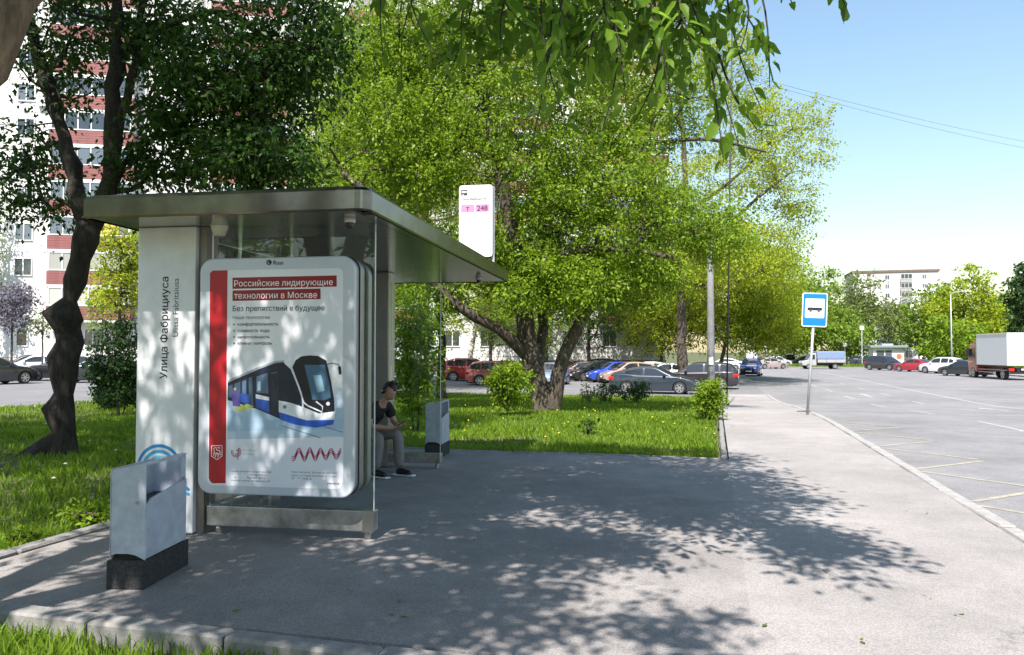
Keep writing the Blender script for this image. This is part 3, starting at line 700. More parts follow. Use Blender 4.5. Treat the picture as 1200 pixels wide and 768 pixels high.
def rt(s, x0, x1, y, col, b=0.0):
    a = rf_(x0, y); c = rf_(x1, y); a.y -= .001
    text('lettering', s, Matrix.Translation(a) @ XR, col, bd, width=(c-a).length, bold=b)
rt('T', 548, 552, 245.8, (.08, .01, .05), .02); rt('248', 561.5, 574, 245.6, (.08, .01, .05), .02)
rt('Улица Фабрициуса', 542, 572, 232.5, K_, .012); rt('Ulitsa Fabritsiusa', 542, 560, 236.3, (.1, .1, .1))
poly('bus_symbol', [(542, 220.5), (549.5, 220.5), (549.5, 227), (542, 227)], flat(K_), bd, rf_)
poly('bus_symbol_window', [(543, 222), (548.6, 222), (548.6, 224), (543, 224)], flat((.7, .7, .72)), bd, lambda x, y: rf_(x, y) + Vector((0, -.001, 0)))
poly('bus_symbol_wheel', arc(544.5, 226.6, 1.0, 0, 360, 10)[:-1], flat((.7, .7, .72)), bd, lambda x, y: rf_(x, y) + Vector((0, -.001, 0)))
strokes('divider', [[(552.5, 219.5), (552.5, 227.5)]], .4, flat((.25, .25, .27)), bd, rf_)

# ------------------------------------------------------------------ bus stop sign by the kerb (leaning)
base = gnd(945, 484); 
ss = empty('bus_stop_sign', base, math.radians(2), 'blue and white bus stop sign on a leaning grey pole by the kerb', 'sign')
lean = .075
def lz(z): return Vector((lean * z, 0, z))
MB().tube([lz(-.02), lz(2.95)], .034, 12).build('pole', MAT['pole'], ss, True)
RL = Matrix.Rotation(math.atan(lean), 4, 'Y'); C0 = Matrix.Translation(lz(2.72)) @ Matrix.Rotation(math.atan(lean)*.6, 4, 'Y')
sp = MB().prism(rrect(-.31, .31, -.44, .44, .05), 'y', -.052, -.04, M=C0).build('plate', principled('sign_white_rim', (.7, .73, .78), .4), ss)
MB().prism(rrect(-.285, .285, -.415, .415, .035), 'y', -.0535, -.052, M=C0).build('blue_field', principled('sign_blue', (.0, .16, .52), .4), sp)
MB().prism(rrect(-.235, .235, -.21, .29, .03), 'y', -.0545, -.0535, M=C0).build('white_field', principled('sign_white', (.72, .74, .78), .4), sp)
def sf(x, y): return C0 @ Vector((x, -.0552, y))
poly('bus_symbol', [(-.18, -.02), (.18, -.02), (.18, .06), (-.18, .06)], flat(K_), sp, sf)
for x in (-.1, .1): poly('bus_symbol_wheel', arc(x, -.03, .035, 0, 360, 12)[:-1], flat((.08, .08, .08)), sp, lambda a, b: sf(a, b) + Vector((0, -.0006, 0)))
strokes('bus_symbol_frame', [[(-.18, .06), (-.17, .115), (.18, .115), (.18, .06)], [(-.09, .06), (-.09, .115)], [(0, .06), (0, .115)], [(.09, .06), (.09, .115)]], .008, flat(K_), sp, sf)
for z in (2.45, 2.98): MB().box(lz(z).x-.045, lz(z).x+.045, -.04, .045, z-.02, z+.02).build('clamp', MAT['steel'], ss)
# second sign seen from behind farther on
b_ = at(880.5, 438, 73); b_.z = 0
s2 = empty('road_sign', b_, 0, 'pale square road sign seen small beside the blue car', 'sign')
MB().tube([(0, 0, 0), (0, 0, 3.9)], .05, 8).build('pole', MAT['pole'], s2)
MB().box(-.58, .58, -.07, -.05, 2.35, 3.85).build('plate', principled('sign_back_grey', (.6, .6, .6), .5), s2)
MB().box(-.5, .5, -.075, -.05, 1.55, 2.25).build('lower_plate', principled('sign_back_white', (.66, .66, .66), .5), s2)
# ------------------------------------------------------------------ trees
def leaf_cloud(C, rad, n_per, size, rg, droop=.25, shape='quad', squash=.75, sizevar=.35):
    """leaves along short drooping twigs that fan out from the cluster points C; returns vertices and faces"""
    C = np.asarray(C); nc = len(C); m = nc * n_per; T = 7
    tw = rg.normal(size=(nc, T, 3)); tw[:, :, 2] = tw[:, :, 2]*.55 - droop*.5; tw /= np.linalg.norm(tw, axis=2)[:, :, None] + 1e-9
    tl = rad * rg.uniform(.7, 1.75, (nc, T))
    ci = np.repeat(np.arange(nc), n_per); ti = rg.integers(0, T, m); t = rg.random(m) ** .75
    dr = tw[ci, ti]; ln = tl[ci, ti] * t
    off = dr * ln[:, None]; off[:, 2] *= squash/.75; off[:, 2] -= droop * .5 * rad * t * t
    p = C[ci] + off + rg.normal(size=(m, 3)) * (rad * .10 + size * .25)
    d = dr * .8 + rg.normal(size=(m, 3)) * .75; d[:, 2] -= droop + .2
    d /= np.linalg.norm(d, axis=1)[:, None] + 1e-9
    nrm = rg.normal(size=(m, 3)) * .75; nrm[:, 2] += .75
    s = np.cross(d, nrm); s /= np.linalg.norm(s, axis=1)[:, None] + 1e-9; u = np.cross(s, d)
    L = size * rg.uniform(1 - sizevar, 1 + sizevar, m)[:, None] * np.where(rg.random(m) < .25, .6, 1.0)[:, None]
    v = np.stack([p, p + d*L*.42 + s*L*.25 + u*L*.07, p + d*L, p + d*L*.42 - s*L*.25 + u*L*.07], 1)
    return v.reshape(-1, 3), (np.arange(m)[:, None]*4 + [[0, 1, 2, 3]])
def smooth_path(pts, step, rr, wob):
    out = []; n = len(pts)
    P = [Vector(p[:3]) for p in pts]; R = [p[3] for p in pts]
    for i in range(n - 1):
        p0, p1, p2, p3 = P[max(i-1, 0)], P[i], P[i+1], P[min(i+2, n-1)]
        k = max(1, int((p2-p1).length / step))
        for j in range(k):
            t = j / k
            q = .5*((2*p1) + (p2-p0)*t + (2*p0-5*p1+4*p2-p3)*t*t + (3*p1-p0-3*p2+p3)*t**3)
            q += Vector((rr.uniform(-1, 1), rr.uniform(-1, 1), rr.uniform(-.3, .3))) * wob * (R[i] + .04)
            out.append((q, R[i] + (R[i+1]-R[i])*t))
    out.append((P[-1], R[-1])); return out
def tree(name, label, stems, lobes, leaf, bark, size=.1, per=40, rad=.45, seed=0, shape='quad', group=None, knots=0.0, step=.45, droop=.25, cat='tree', base=None, sides=10, twig=.007, above=.0, extra=None, names=('trunk', 'crown'), squash=.75):
    rr = random.Random(seed); rg = np.random.default_rng(seed)
    base = Vector(stems[0][0][:3]) if base is None else Vector(base)
    root = empty(name, base, 0, label, cat, group)
    T = MB(); NP = []; PR = []; RD = []; stemset = []
    for st in stems:
        path = smooth_path(st, .22, rr, .1 if not knots else .22)
        par = -1
        if NP and st is not stems[0]:
            dd = [(Vector(q) - path[0][0]).length for q in NP]; par = int(np.argmin(dd))
        # stem tube with lumps
        n = sides; rings = []; 
        for i, (q, r) in enumerate(path):
            d = path[min(i+1, len(path)-1)][0] - path[max(i-1, 0)][0]; d.normalize()
            a = d.orthogonal().normalized() if i == 0 else (up - d*up.dot(d)).normalized(); up = a; b = d.cross(a); ring = []
            for k in range(n):
                th = 2*math.pi*k/n; dr = a*math.cos(th) + b*math.sin(th)
                nz = noise.noise((q + dr*r) * (3.1 if knots else 1.6) + Vector((seed, 0, 0)))
                nz2 = noise.noise((q + dr*r) * 7 + Vector((seed, 3, 0)))
                flare = (1 + .35*max(0, 1 - (q.z - base.z)/.5)**2) if st is stems[0] else 1
                ring.append(q + dr * r * flare * (1 + (.18 + knots)*nz + .07*nz2) - base)
            rings.append(ring)
        vs = [v for g in rings for v in g]
        fs = [(i*n+k, i*n+(k+1) % n, (i+1)*n+(k+1) % n, (i+1)*n+k) for i in range(len(rings)-1) for k in range(n)] + [tuple((len(rings)-1)*n+k for k in range(n))]
        T.add(vs, fs)
        for (q, r) in path:
            NP.append(tuple(q)); PR.append(par); RD.append(r); stemset.append(True); par = len(NP) - 1
    ns = len(NP); CL = []
    for (c, r, n) in lobes:
        c = Vector(c); r = (r, r, r) if not isinstance(r, (tuple, list)) else r
        for k in range(n):
            v = Vector((rr.gauss(0, 1), rr.gauss(0, 1), rr.gauss(0, 1))).normalized() * rr.random() ** .42
            CL.append(Vector((c.x + v.x*r[0], c.y + v.y*r[1], c.z + v.z*r[2])))
    A = np.array(NP)
    CL.sort(key=lambda p: float(np.min(np.sum((A - np.array(p))**2, 1))))
    cap = ns + len(CL) * 60; arr = np.zeros((cap, 3)); arr[:ns] = A; cnt = ns; pen = np.zeros(cap); 
    low = (A[:, 2] < base.z + above); pen[:ns][low] = 50
    ends = []
    for c in CL:
        cc = np.array(c); dv = arr[:cnt] - cc
        cost = np.sqrt((dv**2).sum(1)) + np.maximum(0, dv[:, 2])*.8 + pen[:cnt]
        j = int(np.argmin(cost)); p = Vector(arr[j]); d = c - p; k = max(1, int(d.length / step)); k = min(k, 55); par = j
        side = Vector((rr.uniform(-1, 1), rr.uniform(-1, 1), rr.uniform(-.2, 1))) * d.length * .12
        for i in range(1, k + 1):
            t = i / k; q = p + d*t + side * math.sin(t*math.pi) + Vector((rr.uniform(-1, 1), rr.uniform(-1, 1), rr.uniform(-1, 1))) * .05 * (t < 1)
            arr[cnt] = q; PR.append(par); RD.append(0); stemset.append(False); par = cnt; cnt += 1
        ends.append(par)
    W = np.zeros(cnt)
    for e in ends: W[e] += 1
    for i in range(cnt - 1, ns - 1, -1): W[PR[i]] += W[i]
    rb_ = lambda i: RD[i] if stemset[i] else twig * (W[i] ** .45) + twig*.3
    V = []; Fc = []
    for i in range(ns, cnt):
        j = PR[i]; p = Vector(arr[j]) - base; q = Vector(arr[i]) - base; r1 = rb_(i); r0 = min(rb_(j), r1*1.5)
        d = q - p
        if d.length < 1e-4: continue
        a = d.orthogonal().normalized(); b = d.normalized().cross(a); n = 5 if r0 > .02 else 3; bi = len(V)
        for k in range(n):
            th = 2*math.pi*k/n; V.append(p + (a*math.cos(th) + b*math.sin(th))*r0)
        for k in range(n):
            th = 2*math.pi*k/n; V.append(q + (a*math.cos(th) + b*math.sin(th))*r1)
        Fc += [(bi+k, bi+(k+1) % n, bi+n+(k+1) % n, bi+n+k) for k in range(n)]
    T.add(V, Fc)
    tr = T.build(names[0], bark, root, True)
    C = np.array([arr[e] for e in ends]) - np.array(base)
    sel = [i for i in range(ns, cnt) if W[i] <= 2]                       # leaves also along the last twigs
    C2 = np.array([arr[i] for i in sel]) - np.array(base) if sel else C[:0]
    v1, f1 = leaf_cloud(C, rad, per, size, rg, droop, shape, squash); k = f1.shape[1]
    v2, f2 = leaf_cloud(C2, rad*.6, max(2, per // 5), size, rg, droop, shape, squash)
    V = np.concatenate([v1, v2]); Fc = np.concatenate([f1, f2 + len(v1)])
    mesh_obj(names[1], np_mesh('crown', V, Fc, k), leaf, root)
    return root, C + np.array(base)
def px_lobe(x, y, Z, rx, ry, n, rz=None):
    c = at(x, y, Z); return (c, (rx*Z/F_PX, (rz if rz else rx*Z/F_PX), ry*Z/F_PX), n)
def stem(*pts): return [tuple(p) for p in pts]
def ps(x, y, Z, r):
    p = at(x, y, Z); return (p.x, p.y, p.z, r)

# gnarled maple on the left
g = gnd(72, 532, -.05); Zt = g.dot(FH)
tree('maple_tree', 'gnarled dark maple with a lumpy forked trunk on the left lawn',
     [stem((g.x, g.y, -.1, .30), ps(73, 505, Zt, 0.207), ps(72, 478, Zt, 0.229), ps(74, 462, Zt, 0.163), ps(73, 440, Zt, 0.215), ps(76, 420, Zt, 0.185), ps(78, 402, Zt, 0.229), ps(76, 388, Zt, 0.178), ps(78, 372, Zt, 0.244), ps(81, 352, Zt, 0.155), ps(86, 330, Zt, 0.192), ps(92, 305, Zt, 0.163), ps(98, 280, Zt, 0.178), ps(104, 258, Zt, 0.170)),
      stem(ps(102, 265, Zt, 0.163), ps(88, 225, Zt, 0.126), ps(70, 160, Zt, 0.111), ps(48, 90, Zt, 0.096), ps(30, 30, Zt+.2, 0.081), ps(10, -60, Zt+.5, 0.052)),
      stem(ps(104, 262, Zt, 0.163), ps(128, 225, Zt-.2, 0.141), ps(128, 160, Zt-.2, 0.126), ps(133, 80, Zt-.3, 0.111), ps(132, 0, Zt-.4, 0.096), ps(140, -90, Zt-.5, 0.059)),
      stem(ps(130, 165, Zt-.2, 0.081), ps(150, 90, Zt-.2, 0.067), ps(160, 10, Zt-.2, 0.052), ps(190, -70, Zt, 0.030)),
      stem((-9.0, 9.9, 8.2, .13), (-10.2, 10.4, 10, .09), (-11.5, 11, 12, .05)),
      stem(ps(133, 60, Zt, 0.074), ps(200, 20, Zt-.3, 0.059), ps(260, 10, Zt-.4, 0.044), ps(320, 50, Zt-.6, 0.030))],
     [px_lobe(275, 90, Zt-.6, 105, 95, 230), px_lobe(300, 190, Zt-1, 75, 35, 90), px_lobe(215, 150, Zt-.4, 55, 70, 90), px_lobe(90, 10, Zt+.3, 110, 45, 80), px_lobe(25, 185, Zt+.4, 42, 50, 34), px_lobe(60, 75, Zt, 60, 45, 30),
      px_lobe(150, -120, Zt, 190, 90, 110), px_lobe(20, 235, Zt+.3, 28, 18, 10), px_lobe(160, 195, Zt-.2, 40, 28, 22), px_lobe(350, 40, Zt-.6, 60, 80, 90), px_lobe(60, 240, Zt, 25, 15, 7), px_lobe(180, 40, Zt, 60, 50, 50),
      ((-11.5, 11, 11.0), (4.5, 4, 2.6), 200), ((-16, 12.5, 10.5), (3.5, 3.5, 2.4), 130)],
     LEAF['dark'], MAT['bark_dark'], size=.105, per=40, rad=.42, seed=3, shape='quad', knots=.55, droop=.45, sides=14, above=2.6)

# big tree standing just left of the camera: its limbs hang over the pad (limb at the upper left corner)
T0, C0_ = tree('box_elder_tree', 'large box elder whose tan limb and leafy crown overhang the shelter pad from the left',
     [stem((-4.9, 1.2, -.1, .34), (-4.75, 1.5, 1.2, .28), (-4.5, 1.9, 2.2, .25)),
      stem((-4.5, 1.9, 2.2, .2), ps(-78, 112, 4.0, .14), ps(-14, 26, 4.1, .125), ps(48, -55, 4.3, .115), (-2.9, 3.6, 4.4, .11), (-2.2, 4.0, 5.2, .09), (-1.2, 4.3, 6.2, .06)),
      stem((-4.5, 1.9, 2.2, .2), (-4.9, 2.2, 4.0, .17), (-5.2, 2.4, 6.5, .13), (-5.8, 3.0, 9.0, .07)),
      stem((-2.5, 3.85, 4.7, .07), (-1.4, 4.6, 5.2, .05), (-.3, 5.4, 5.3, .035), (.4, 5.9, 5.0, .02)),
      stem((-5.0, 2.3, 5.0, .1), (-6.5, 3.2, 7.0, .08), (-8.5, 4.0, 9.0, .05))],
     [((-.5, 5.1, 6.2), (1.35, 1.9, .9), 220), ((-2.9, 4.8, 6.6), (2.2, 2.7, 1.1), 330), ((.7, 3.3, 5.4), (.5, .8, .4), 30), ((-5.8, 2.5, 8.6), (3, 3, 1.6), 210),
      ((-8.8, 4.6, 9.8), (3.2, 3.3, 1.6), 120), ((-2.4, .5, 6.0), (1.6, .9, .6), 125), ((-1.7, 2.1, 6.0), (1.15, .75, .5), 75), ((-3.6, 2.6, 6.3), (1.5, 1.0, .7), 22), ((-3.8, 1.2, 5.8), (1.5, .9, .8), 55), ((-1.6, 7.0, 7.2), (2.2, 1.2, .8), 120), ((-.35, .15, 6.2), (.45, .3, .4), 6), px_lobe(690, -22, 5.3, 150, 42, 10), px_lobe(640, 10, 6.2, 90, 45, 6), px_lobe(790, 10, 5.6, 45, 40, 5)],
     LEAF['near'], MAT['bark_light'], size=.13, per=66, rad=.42, seed=8, droop=.4, above=2.0, sides=14, squash=.6)
tree('lime_tree', 'tall dense tree left of the camera shading the left lawn',
     [stem((-10.5, .5, -.1, .4), (-10.4, .8, 3, .33), (-10.2, 1.5, 7, .25), (-10, 3, 11, .12)), stem((-10.3, 1.2, 5, .2), (-13, 3, 8.5, .13), (-15, 5, 10.5, .06)), stem((-10.2, 1.5, 7, .18), (-8.5, 4, 9.5, .1))],
     [((-9.5, 5.2, 11.5), (4.5, 3.6, 2.2), 190), ((-15, 5.5, 11), (4, 3.6, 2.0), 170), ((-13, 1.5, 10), (5, 3.5, 2.5), 130), ((-8.5, 9, 12.5), (3.5, 3, 1.6), 130), ((-19, 4.5, 10.5), (3, 3, 2), 90)],
     LEAF['near'], MAT['bark'], size=.2, per=62, rad=.6, seed=9, droop=.3, above=4)
# hanging sprays in view: each leaf its own piece
def leaf_piece(seed):
    rr = random.Random(seed); V = []; Fc = []; n = 7; bend = rr.uniform(-.10, .12); tw = rr.uniform(-.05, .05)
    for i in range(n + 1):
        t = i / n; w = .25 * (math.sin(math.pi * min(1, t**.75)) ** .8) * (1 - .2*t) + (.004 if i in (0, n) else 0)
        if i == n: w = .003
        z = bend*t*t*2 - .12*t*t; j = 1 + .12*math.sin(i*2.3 + seed)
        V += [(t, -w*j, z + w*.32 + tw*t), (t, 0, z), (t, w*j, z + w*.32 - tw*t)]
    for i in range(n):
        a = 3*i; Fc += [(a, a+1, a+4, a+3), (a+1, a+2, a+5, a+4)]
    me = bpy.data.meshes.new('leaf'); me.from_pydata(V, [], Fc); me.update(); me.materials.append(LEAF_NEAR); smooth(me); return me
def near_leaf_mat():
    m = leaf_mat('leaf_close', (0.045, 0.12, 0.010), (0.2, 0.33, 0.03), .62)
    nt = m.node_tree; oi = nt.nodes.new('ShaderNodeObjectInfo')
    for n in nt.nodes:
        if n.type == 'MATH' and n.operation == 'MULTIPLY_ADD': nt.links.new(oi.outputs['Random'], n.inputs[0])
    return m
LEAF_NEAR = near_leaf_mat(); LPS = [leaf_piece(k) for k in range(5)]
rl = random.Random(21); TW = MB(); nleaf = 0
def spray(a, b, n, size):
    """one hanging twig from world point a to b carrying n leaves in pairs"""
    global nleaf
    a = Vector(a); b = Vector(b); path = []
    sd_ = Vector((rl.uniform(-1, 1), rl.uniform(-1, 1), rl.uniform(-.3, .6))) * (b-a).length * .12
    for i in range(9):
        t = i/8; path.append(a.lerp(b, t) + sd_*math.sin(math.pi*t))
    TW.tube([p - T0.location for p in path], [.009 - .0065*i/8 for i in range(9)], 5)
    for k in range(n):
        t = .18 + .82*(k + rl.random()*.6)/n; i = min(7, int(t*8)); p = path[i].lerp(path[i+1], t*8 - i)
        d = (path[i+1]-path[i]).normalized()*.6 + Vector((rl.uniform(-1, 1), rl.uniform(-1, 1), rl.uniform(-.9, .25))) * .8; d.normalize()
        up_ = Vector((rl.uniform(-.7, .7), rl.uniform(-.7, .5), 1)); y = up_.cross(d).normalized(); z = d.cross(y)
        s = size * rl.uniform(.65, 1.25)
        q = p + d * .03
        M = Matrix((d*s, y*s*rl.uniform(.75, 1.1), z*s)).transposed().to_4x4(); M.translation = q - T0.location
        o = bpy.data.objects.new('leaf', LPS[nleaf % 5]); link(o, T0); o.matrix_local = M; nleaf += 1
for (x0, y0, x1, y1, Z, n, s) in (
    (700, -60, 640, 95, 6.2, 10, .14), (700, -60, 735, 120, 6.4, 11, .14), (760, -60, 790, 130, 6.6, 11, .14), (790, -60, 868, 170, 6.9, 12, .14), (820, -50, 905, 70, 6.6, 9, .13), (740, -40, 690, 75, 6.0, 9, .14),
    (850, -50, 895, 125, 7.0, 10, .13), (830, 40, 850, 190, 6.9, 9, .14), (900, -80, 1000, 12, 6.4, 9, .12), (900, -80, 935, 6, 6.3, 4, .12), (620, -60, 590, 80, 6.5, 10, .13), (640, -50, 665, 150, 7.0, 9, .13),
    (560, -60, 540, 60, 6.4, 9, .13), (470, -70, 447, 62, 5.6, 8, .13), (480, -70, 520, 75, 6.0, 8, .12), (430, -70, 385, 40, 6.2, 7, .11), (520, -70, 470, 100, 6.8, 8, .11), (880, -60, 905, 100, 6.4, 7, .12), (560, -40, 500, 130, 7.4, 9, .11), (720, 20, 700, 170, 7.4, 9, .12), (650, -40, 615, 210, 8.2, 10, .11), (775, 60, 745, 140, 7.2, 8, .12),
    (670, -30, 660, 55, 5.6, 7, .14), (750, -30, 775, 40, 5.8, 8, .14), (800, -30, 830, 60, 6.0, 9, .14), (860, -40, 868, 60, 6.3, 8, .13), (590, -30, 620, 30, 5.8, 7, .13), (710, -20, 725, 40, 5.4, 7, .13), (845, 60, 890, 150, 6.8, 7, .13)):
    k_ = .68 if x1 > 600 else .85
    spray(at(x0, y0, Z*k_ + .25), at(x1, y1, Z*k_), n + 1, s*(.9 if x1 > 600 else .95))
TW.build('twigs', MAT['bark_dark'], T0, True)['kind'] = 'stuff'

# large multi stemmed tree in the middle of the lawn
g = gnd(640, 481, -.05); Z2 = g.dot(FH)
tree('maple_tree', 'large many stemmed maple in the middle of the bright lawn',
     [stem((g.x, g.y, -.1, .36), ps(632, 455, Z2, .30), ps(622, 420, Z2, .28), ps(615, 380, Z2, .26), ps(608, 335, Z2, .24), ps(598, 260, Z2, .2), ps(585, 190, Z2+.2, .16), ps(572, 140, Z2+.3, .12), ps(560, 40, Z2+.5, .07)),
      stem(ps(648, 478, Z2-.2, .24), ps(654, 440, Z2-.3, .21), ps(668, 400, Z2-.4, .18), ps(688, 362, Z2-.4, .16), ps(720, 320, Z2-.3, .13), ps(760, 270, Z2, .11), ps(800, 215, Z2+.5, .07)),
      stem(ps(618, 418, Z2, .17), ps(585, 385, Z2-.5, .15), ps(548, 365, Z2-.8, .13), ps(500, 320, Z2-1, .11), ps(440, 235, Z2-1.2, .09), ps(400, 200, Z2-1.2, .06)),
      stem(ps(628, 435, Z2+.3, .18), ps(636, 390, Z2+.6, .16), ps(638, 340, Z2+.8, .14), ps(660, 250, Z2+1, .11), ps(690, 170, Z2+1, .09), ps(700, 60, Z2+1, .05)),
      stem(ps(612, 350, Z2, .13), ps(650, 300, Z2-.8, .1), ps(720, 290, Z2-1.4, .08), ps(790, 300, Z2-1.6, .05)),
      stem(ps(690, 165, Z2+1, .06), ps(760, 165, Z2+.5, .06), ps(830, 160, Z2, .05), ps(900, 175, Z2, .03))],
     [px_lobe(600, 140, Z2, 150, 110, 300), px_lobe(470, 170, Z2-.6, 85, 80, 170), px_lobe(700, 230, Z2-.4, 110, 80, 200), px_lobe(560, 300, Z2-.5, 70, 40, 80), px_lobe(660, 330, Z2-.8, 85, 42, 130), px_lobe(740, 320, Z2-.6, 65, 38, 75),
      px_lobe(620, 0, Z2+.6, 200, 100, 360), px_lobe(500, 60, Z2+.6, 100, 80, 190), px_lobe(760, 110, Z2+.6, 85, 80, 130), px_lobe(500, 345, Z2-.3, 40, 25, 18), px_lobe(690, 270, Z2+2.6, 110, 90, 110), px_lobe(832, 268, Z2+.8, 52, 40, 62), px_lobe(780, 255, Z2+.5, 45, 45, 45), px_lobe(420, 70, Z2+.3, 60, 90, 90)],
     LEAF['mid'], MAT['bark'], size=.11, per=95, rad=.5, seed=14, group='maples on the lawn', droop=.3, above=2.2, sides=12)
# tall airy tree behind it, right part of the canopy, against the sky
g = at(800, 440, 51); g.z = -.1; Z3 = 51
tree('poplar_tree', 'tall airy tree with yellow green crown against the sky behind the parked cars',
     [stem((g.x, g.y, -.1, .34), ps(799, 380, Z3, .3), ps(800, 300, Z3, .26), ps(805, 220, Z3, .2), ps(800, 120, Z3, .14), ps(790, 30, Z3, .08)),
      stem(ps(798, 310, Z3, .18), ps(840, 270, Z3, .14), ps(885, 225, Z3-1, .1), ps(930, 190, Z3-1, .06)),
      stem(ps(803, 240, Z3, .14), ps(860, 200, Z3+1, .1), ps(910, 150, Z3+1, .06)),
      stem(ps(798, 320, Z3, .14), ps(850, 325, Z3-1.5, .1), ps(900, 300, Z3-2, .06))],
     [px_lobe(900, 165, Z3, 72, 65, 110), px_lobe(820, 215, Z3, 70, 70, 75), px_lobe(930, 245, Z3, 30, 50, 34), px_lobe(850, 290, Z3-1, 90, 45, 160), px_lobe(840, 60, Z3, 60, 60, 80), px_lobe(730, 60, Z3+2, 90, 90, 75), px_lobe(700, 180, Z3+2, 80, 80, 65), px_lobe(945, 130, Z3, 30, 30, 16), px_lobe(890, 110, Z3, 30, 30, 24)],
     LEAF['yellow'], MAT['bark'], size=.19, per=80, rad=.95, seed=25, droop=.2, above=3.5)
# yellow green trees in front of the far houses
def simple_tree(px, pbase, Z, top, half, leaf, label, seed, lean=0, per=30, n=110, size=None, group=None, name='tree', bark=None, lowpx=0, trunk=.2):
    g = at(px, 430, Z); g.z = -.15; size = size or .0058*Z*.9 + .04
    topz = at(px, top, Z).z; w = half*Z/F_PX; lowz = at(px, pbase, Z).z; h = topz - lowz
    c = Vector((g.x, g.y, lowz + h*.5)) + RT*lean
    rr = random.Random(seed); lobes = [(c, (w*.9, w*.9, h*.46), n)]
    for k in range(4):
        a = rr.uniform(0, 6.28); lobes.append((c + Vector((math.cos(a)*w*.55, math.sin(a)*w*.55, rr.uniform(-.32, .4)*h)), (w*.45, w*.45, h*.22), n//6))
    st = stem((g.x, g.y, -.15, trunk), (g.x + RT.x*lean*.3, g.y + RT.y*lean*.3, lowz*.5, trunk*.85), (c.x, c.y, lowz + h*.35, trunk*.6), (c.x, c.y, lowz + h*.8, trunk*.25))
    return tree(name, label, [st], lobes, leaf, bark or MAT['bark'], size=size, per=per, rad=max(.5, w*.17), seed=seed, group=group, above=max(1.2, lowz*.6), step=.9, sides=8, twig=.012)
TG = 'trees behind the parked cars'
simple_tree(838, 414, 62, 245, 88, LEAF['yellow'], 'bright yellow green maple behind the dark wagon and the lamp post', 31, lean=1.2, per=72, n=400, group=TG, size=.22)
simple_tree(775, 415, 66, 290, 70, LEAF['yellow'], 'low yellow green tree above the white parked cars', 32, per=60, n=280, group=TG, size=.22)
simple_tree(915, 420, 128, 290, 58, LEAF['mid'], 'mid green tree just above the small blue car', 33, per=40, n=260, group=TG, size=.5)
simple_tree(690, 408, 64, 320, 50, LEAF['deep'], 'dark green tree behind the brown parked car', 34, per=30, n=100, group=TG, size=.2)
simple_tree(575, 412, 60, 330, 55, LEAF['mid'], 'small green tree behind the red parked cars', 35, per=30, n=110, group=TG, size=.18)
simple_tree(440, 400, 30, 40, 105, LEAF['mid'], 'tall bright green tree rising behind the shelter roof', 36, per=78, n=420, group=TG, size=.125)
simple_tree(500, 412, 46, 10, 120, LEAF['yellow'], 'light green tree between the shelter and the apartment block', 37, per=80, n=520, group=TG, size=.17)
simple_tree(640, 408, 63, 200, 85, LEAF['mid'], 'green tree close to the apartment block behind the big maple', 38, per=66, n=300, group=TG, size=.19)
simple_tree(395, 380, 33, -20, 70, LEAF['mid'], 'feathery green tree above the shelter roof right of the dark maple', 39, per=70, n=300, group=TG, size=.13)
# row beyond the junction
FG = 'trees beyond the junction'
for k, (x, Z, top, half, lf, lab, nn) in enumerate((
    (955, 104, 300, 42, 'far', 'rounded green tree beyond the junction above the tarpaulin lorry', 130),
    (1000, 112, 312, 48, 'olive', 'grey green tree left of the distant white block', 130),
    (985, 100, 352, 40, 'far', 'lower green tree behind the bus stop sign', 90),
    (1045, 116, 345, 40, 'olive', 'low grey green tree below the distant white block', 90),
    (930, 120, 318, 40, 'mid', 'dark green tree behind the bus stop sign pole', 100),
    (1088, 96, 330, 40, 'far', 'bright green tree right of the kiosk', 130),
    (1130, 92, 318, 46, 'yellow', 'broad bright green tree behind the thin lamp post', 150),
    (1168, 98, 322, 44, 'far', 'green tree above the red lorry cab', 130),
    (1120, 84, 368, 42, 'mid', 'low green tree behind the white parked car', 90),
    (1205, 74, 298, 26, 'deep', 'dark green tree at the right edge above the white box lorry', 120),
    (1235, 84, 330, 40, 'far', 'green tree beyond the right edge behind the box lorry', 60),
    (880, 126, 330, 46, 'far', 'distant green tree behind the small blue car', 100),
    (1062, 128, 380, 30, 'deep', 'dark low tree beside the kiosk', 60))):
    simple_tree(x, 420, Z*1.3, top, half, LEAF[lf], lab, 50 + k, per=26, n=nn, group=FG, size=.36 + .0024*Z, trunk=.28, lean=0)
SG = 'unseen trees added behind the camera for dark reflections'  # added out of view so the metal roof edge reflects dark crowns
for k, (x, y) in enumerate(((-16, -14), (-5, -19), (7, -17))):
    st_ = stem((x, y, -.1, .3), (x, y, 3, .26), (x + .3, y, 8, .12))
    tree('unseen_tree', ['unseen broad tree added behind the camera on the left', 'unseen broad tree added straight behind the camera', 'unseen broad tree added behind the camera on the right'][k], [st_], [((x, y, 6), (5.5, 3.5, 4), 120)], LEAF['mid'], MAT['bark'], size=.45, per=30, rad=1.1, seed=200 + k, group=SG, above=1.5, step=1.2, sides=7, twig=.02)
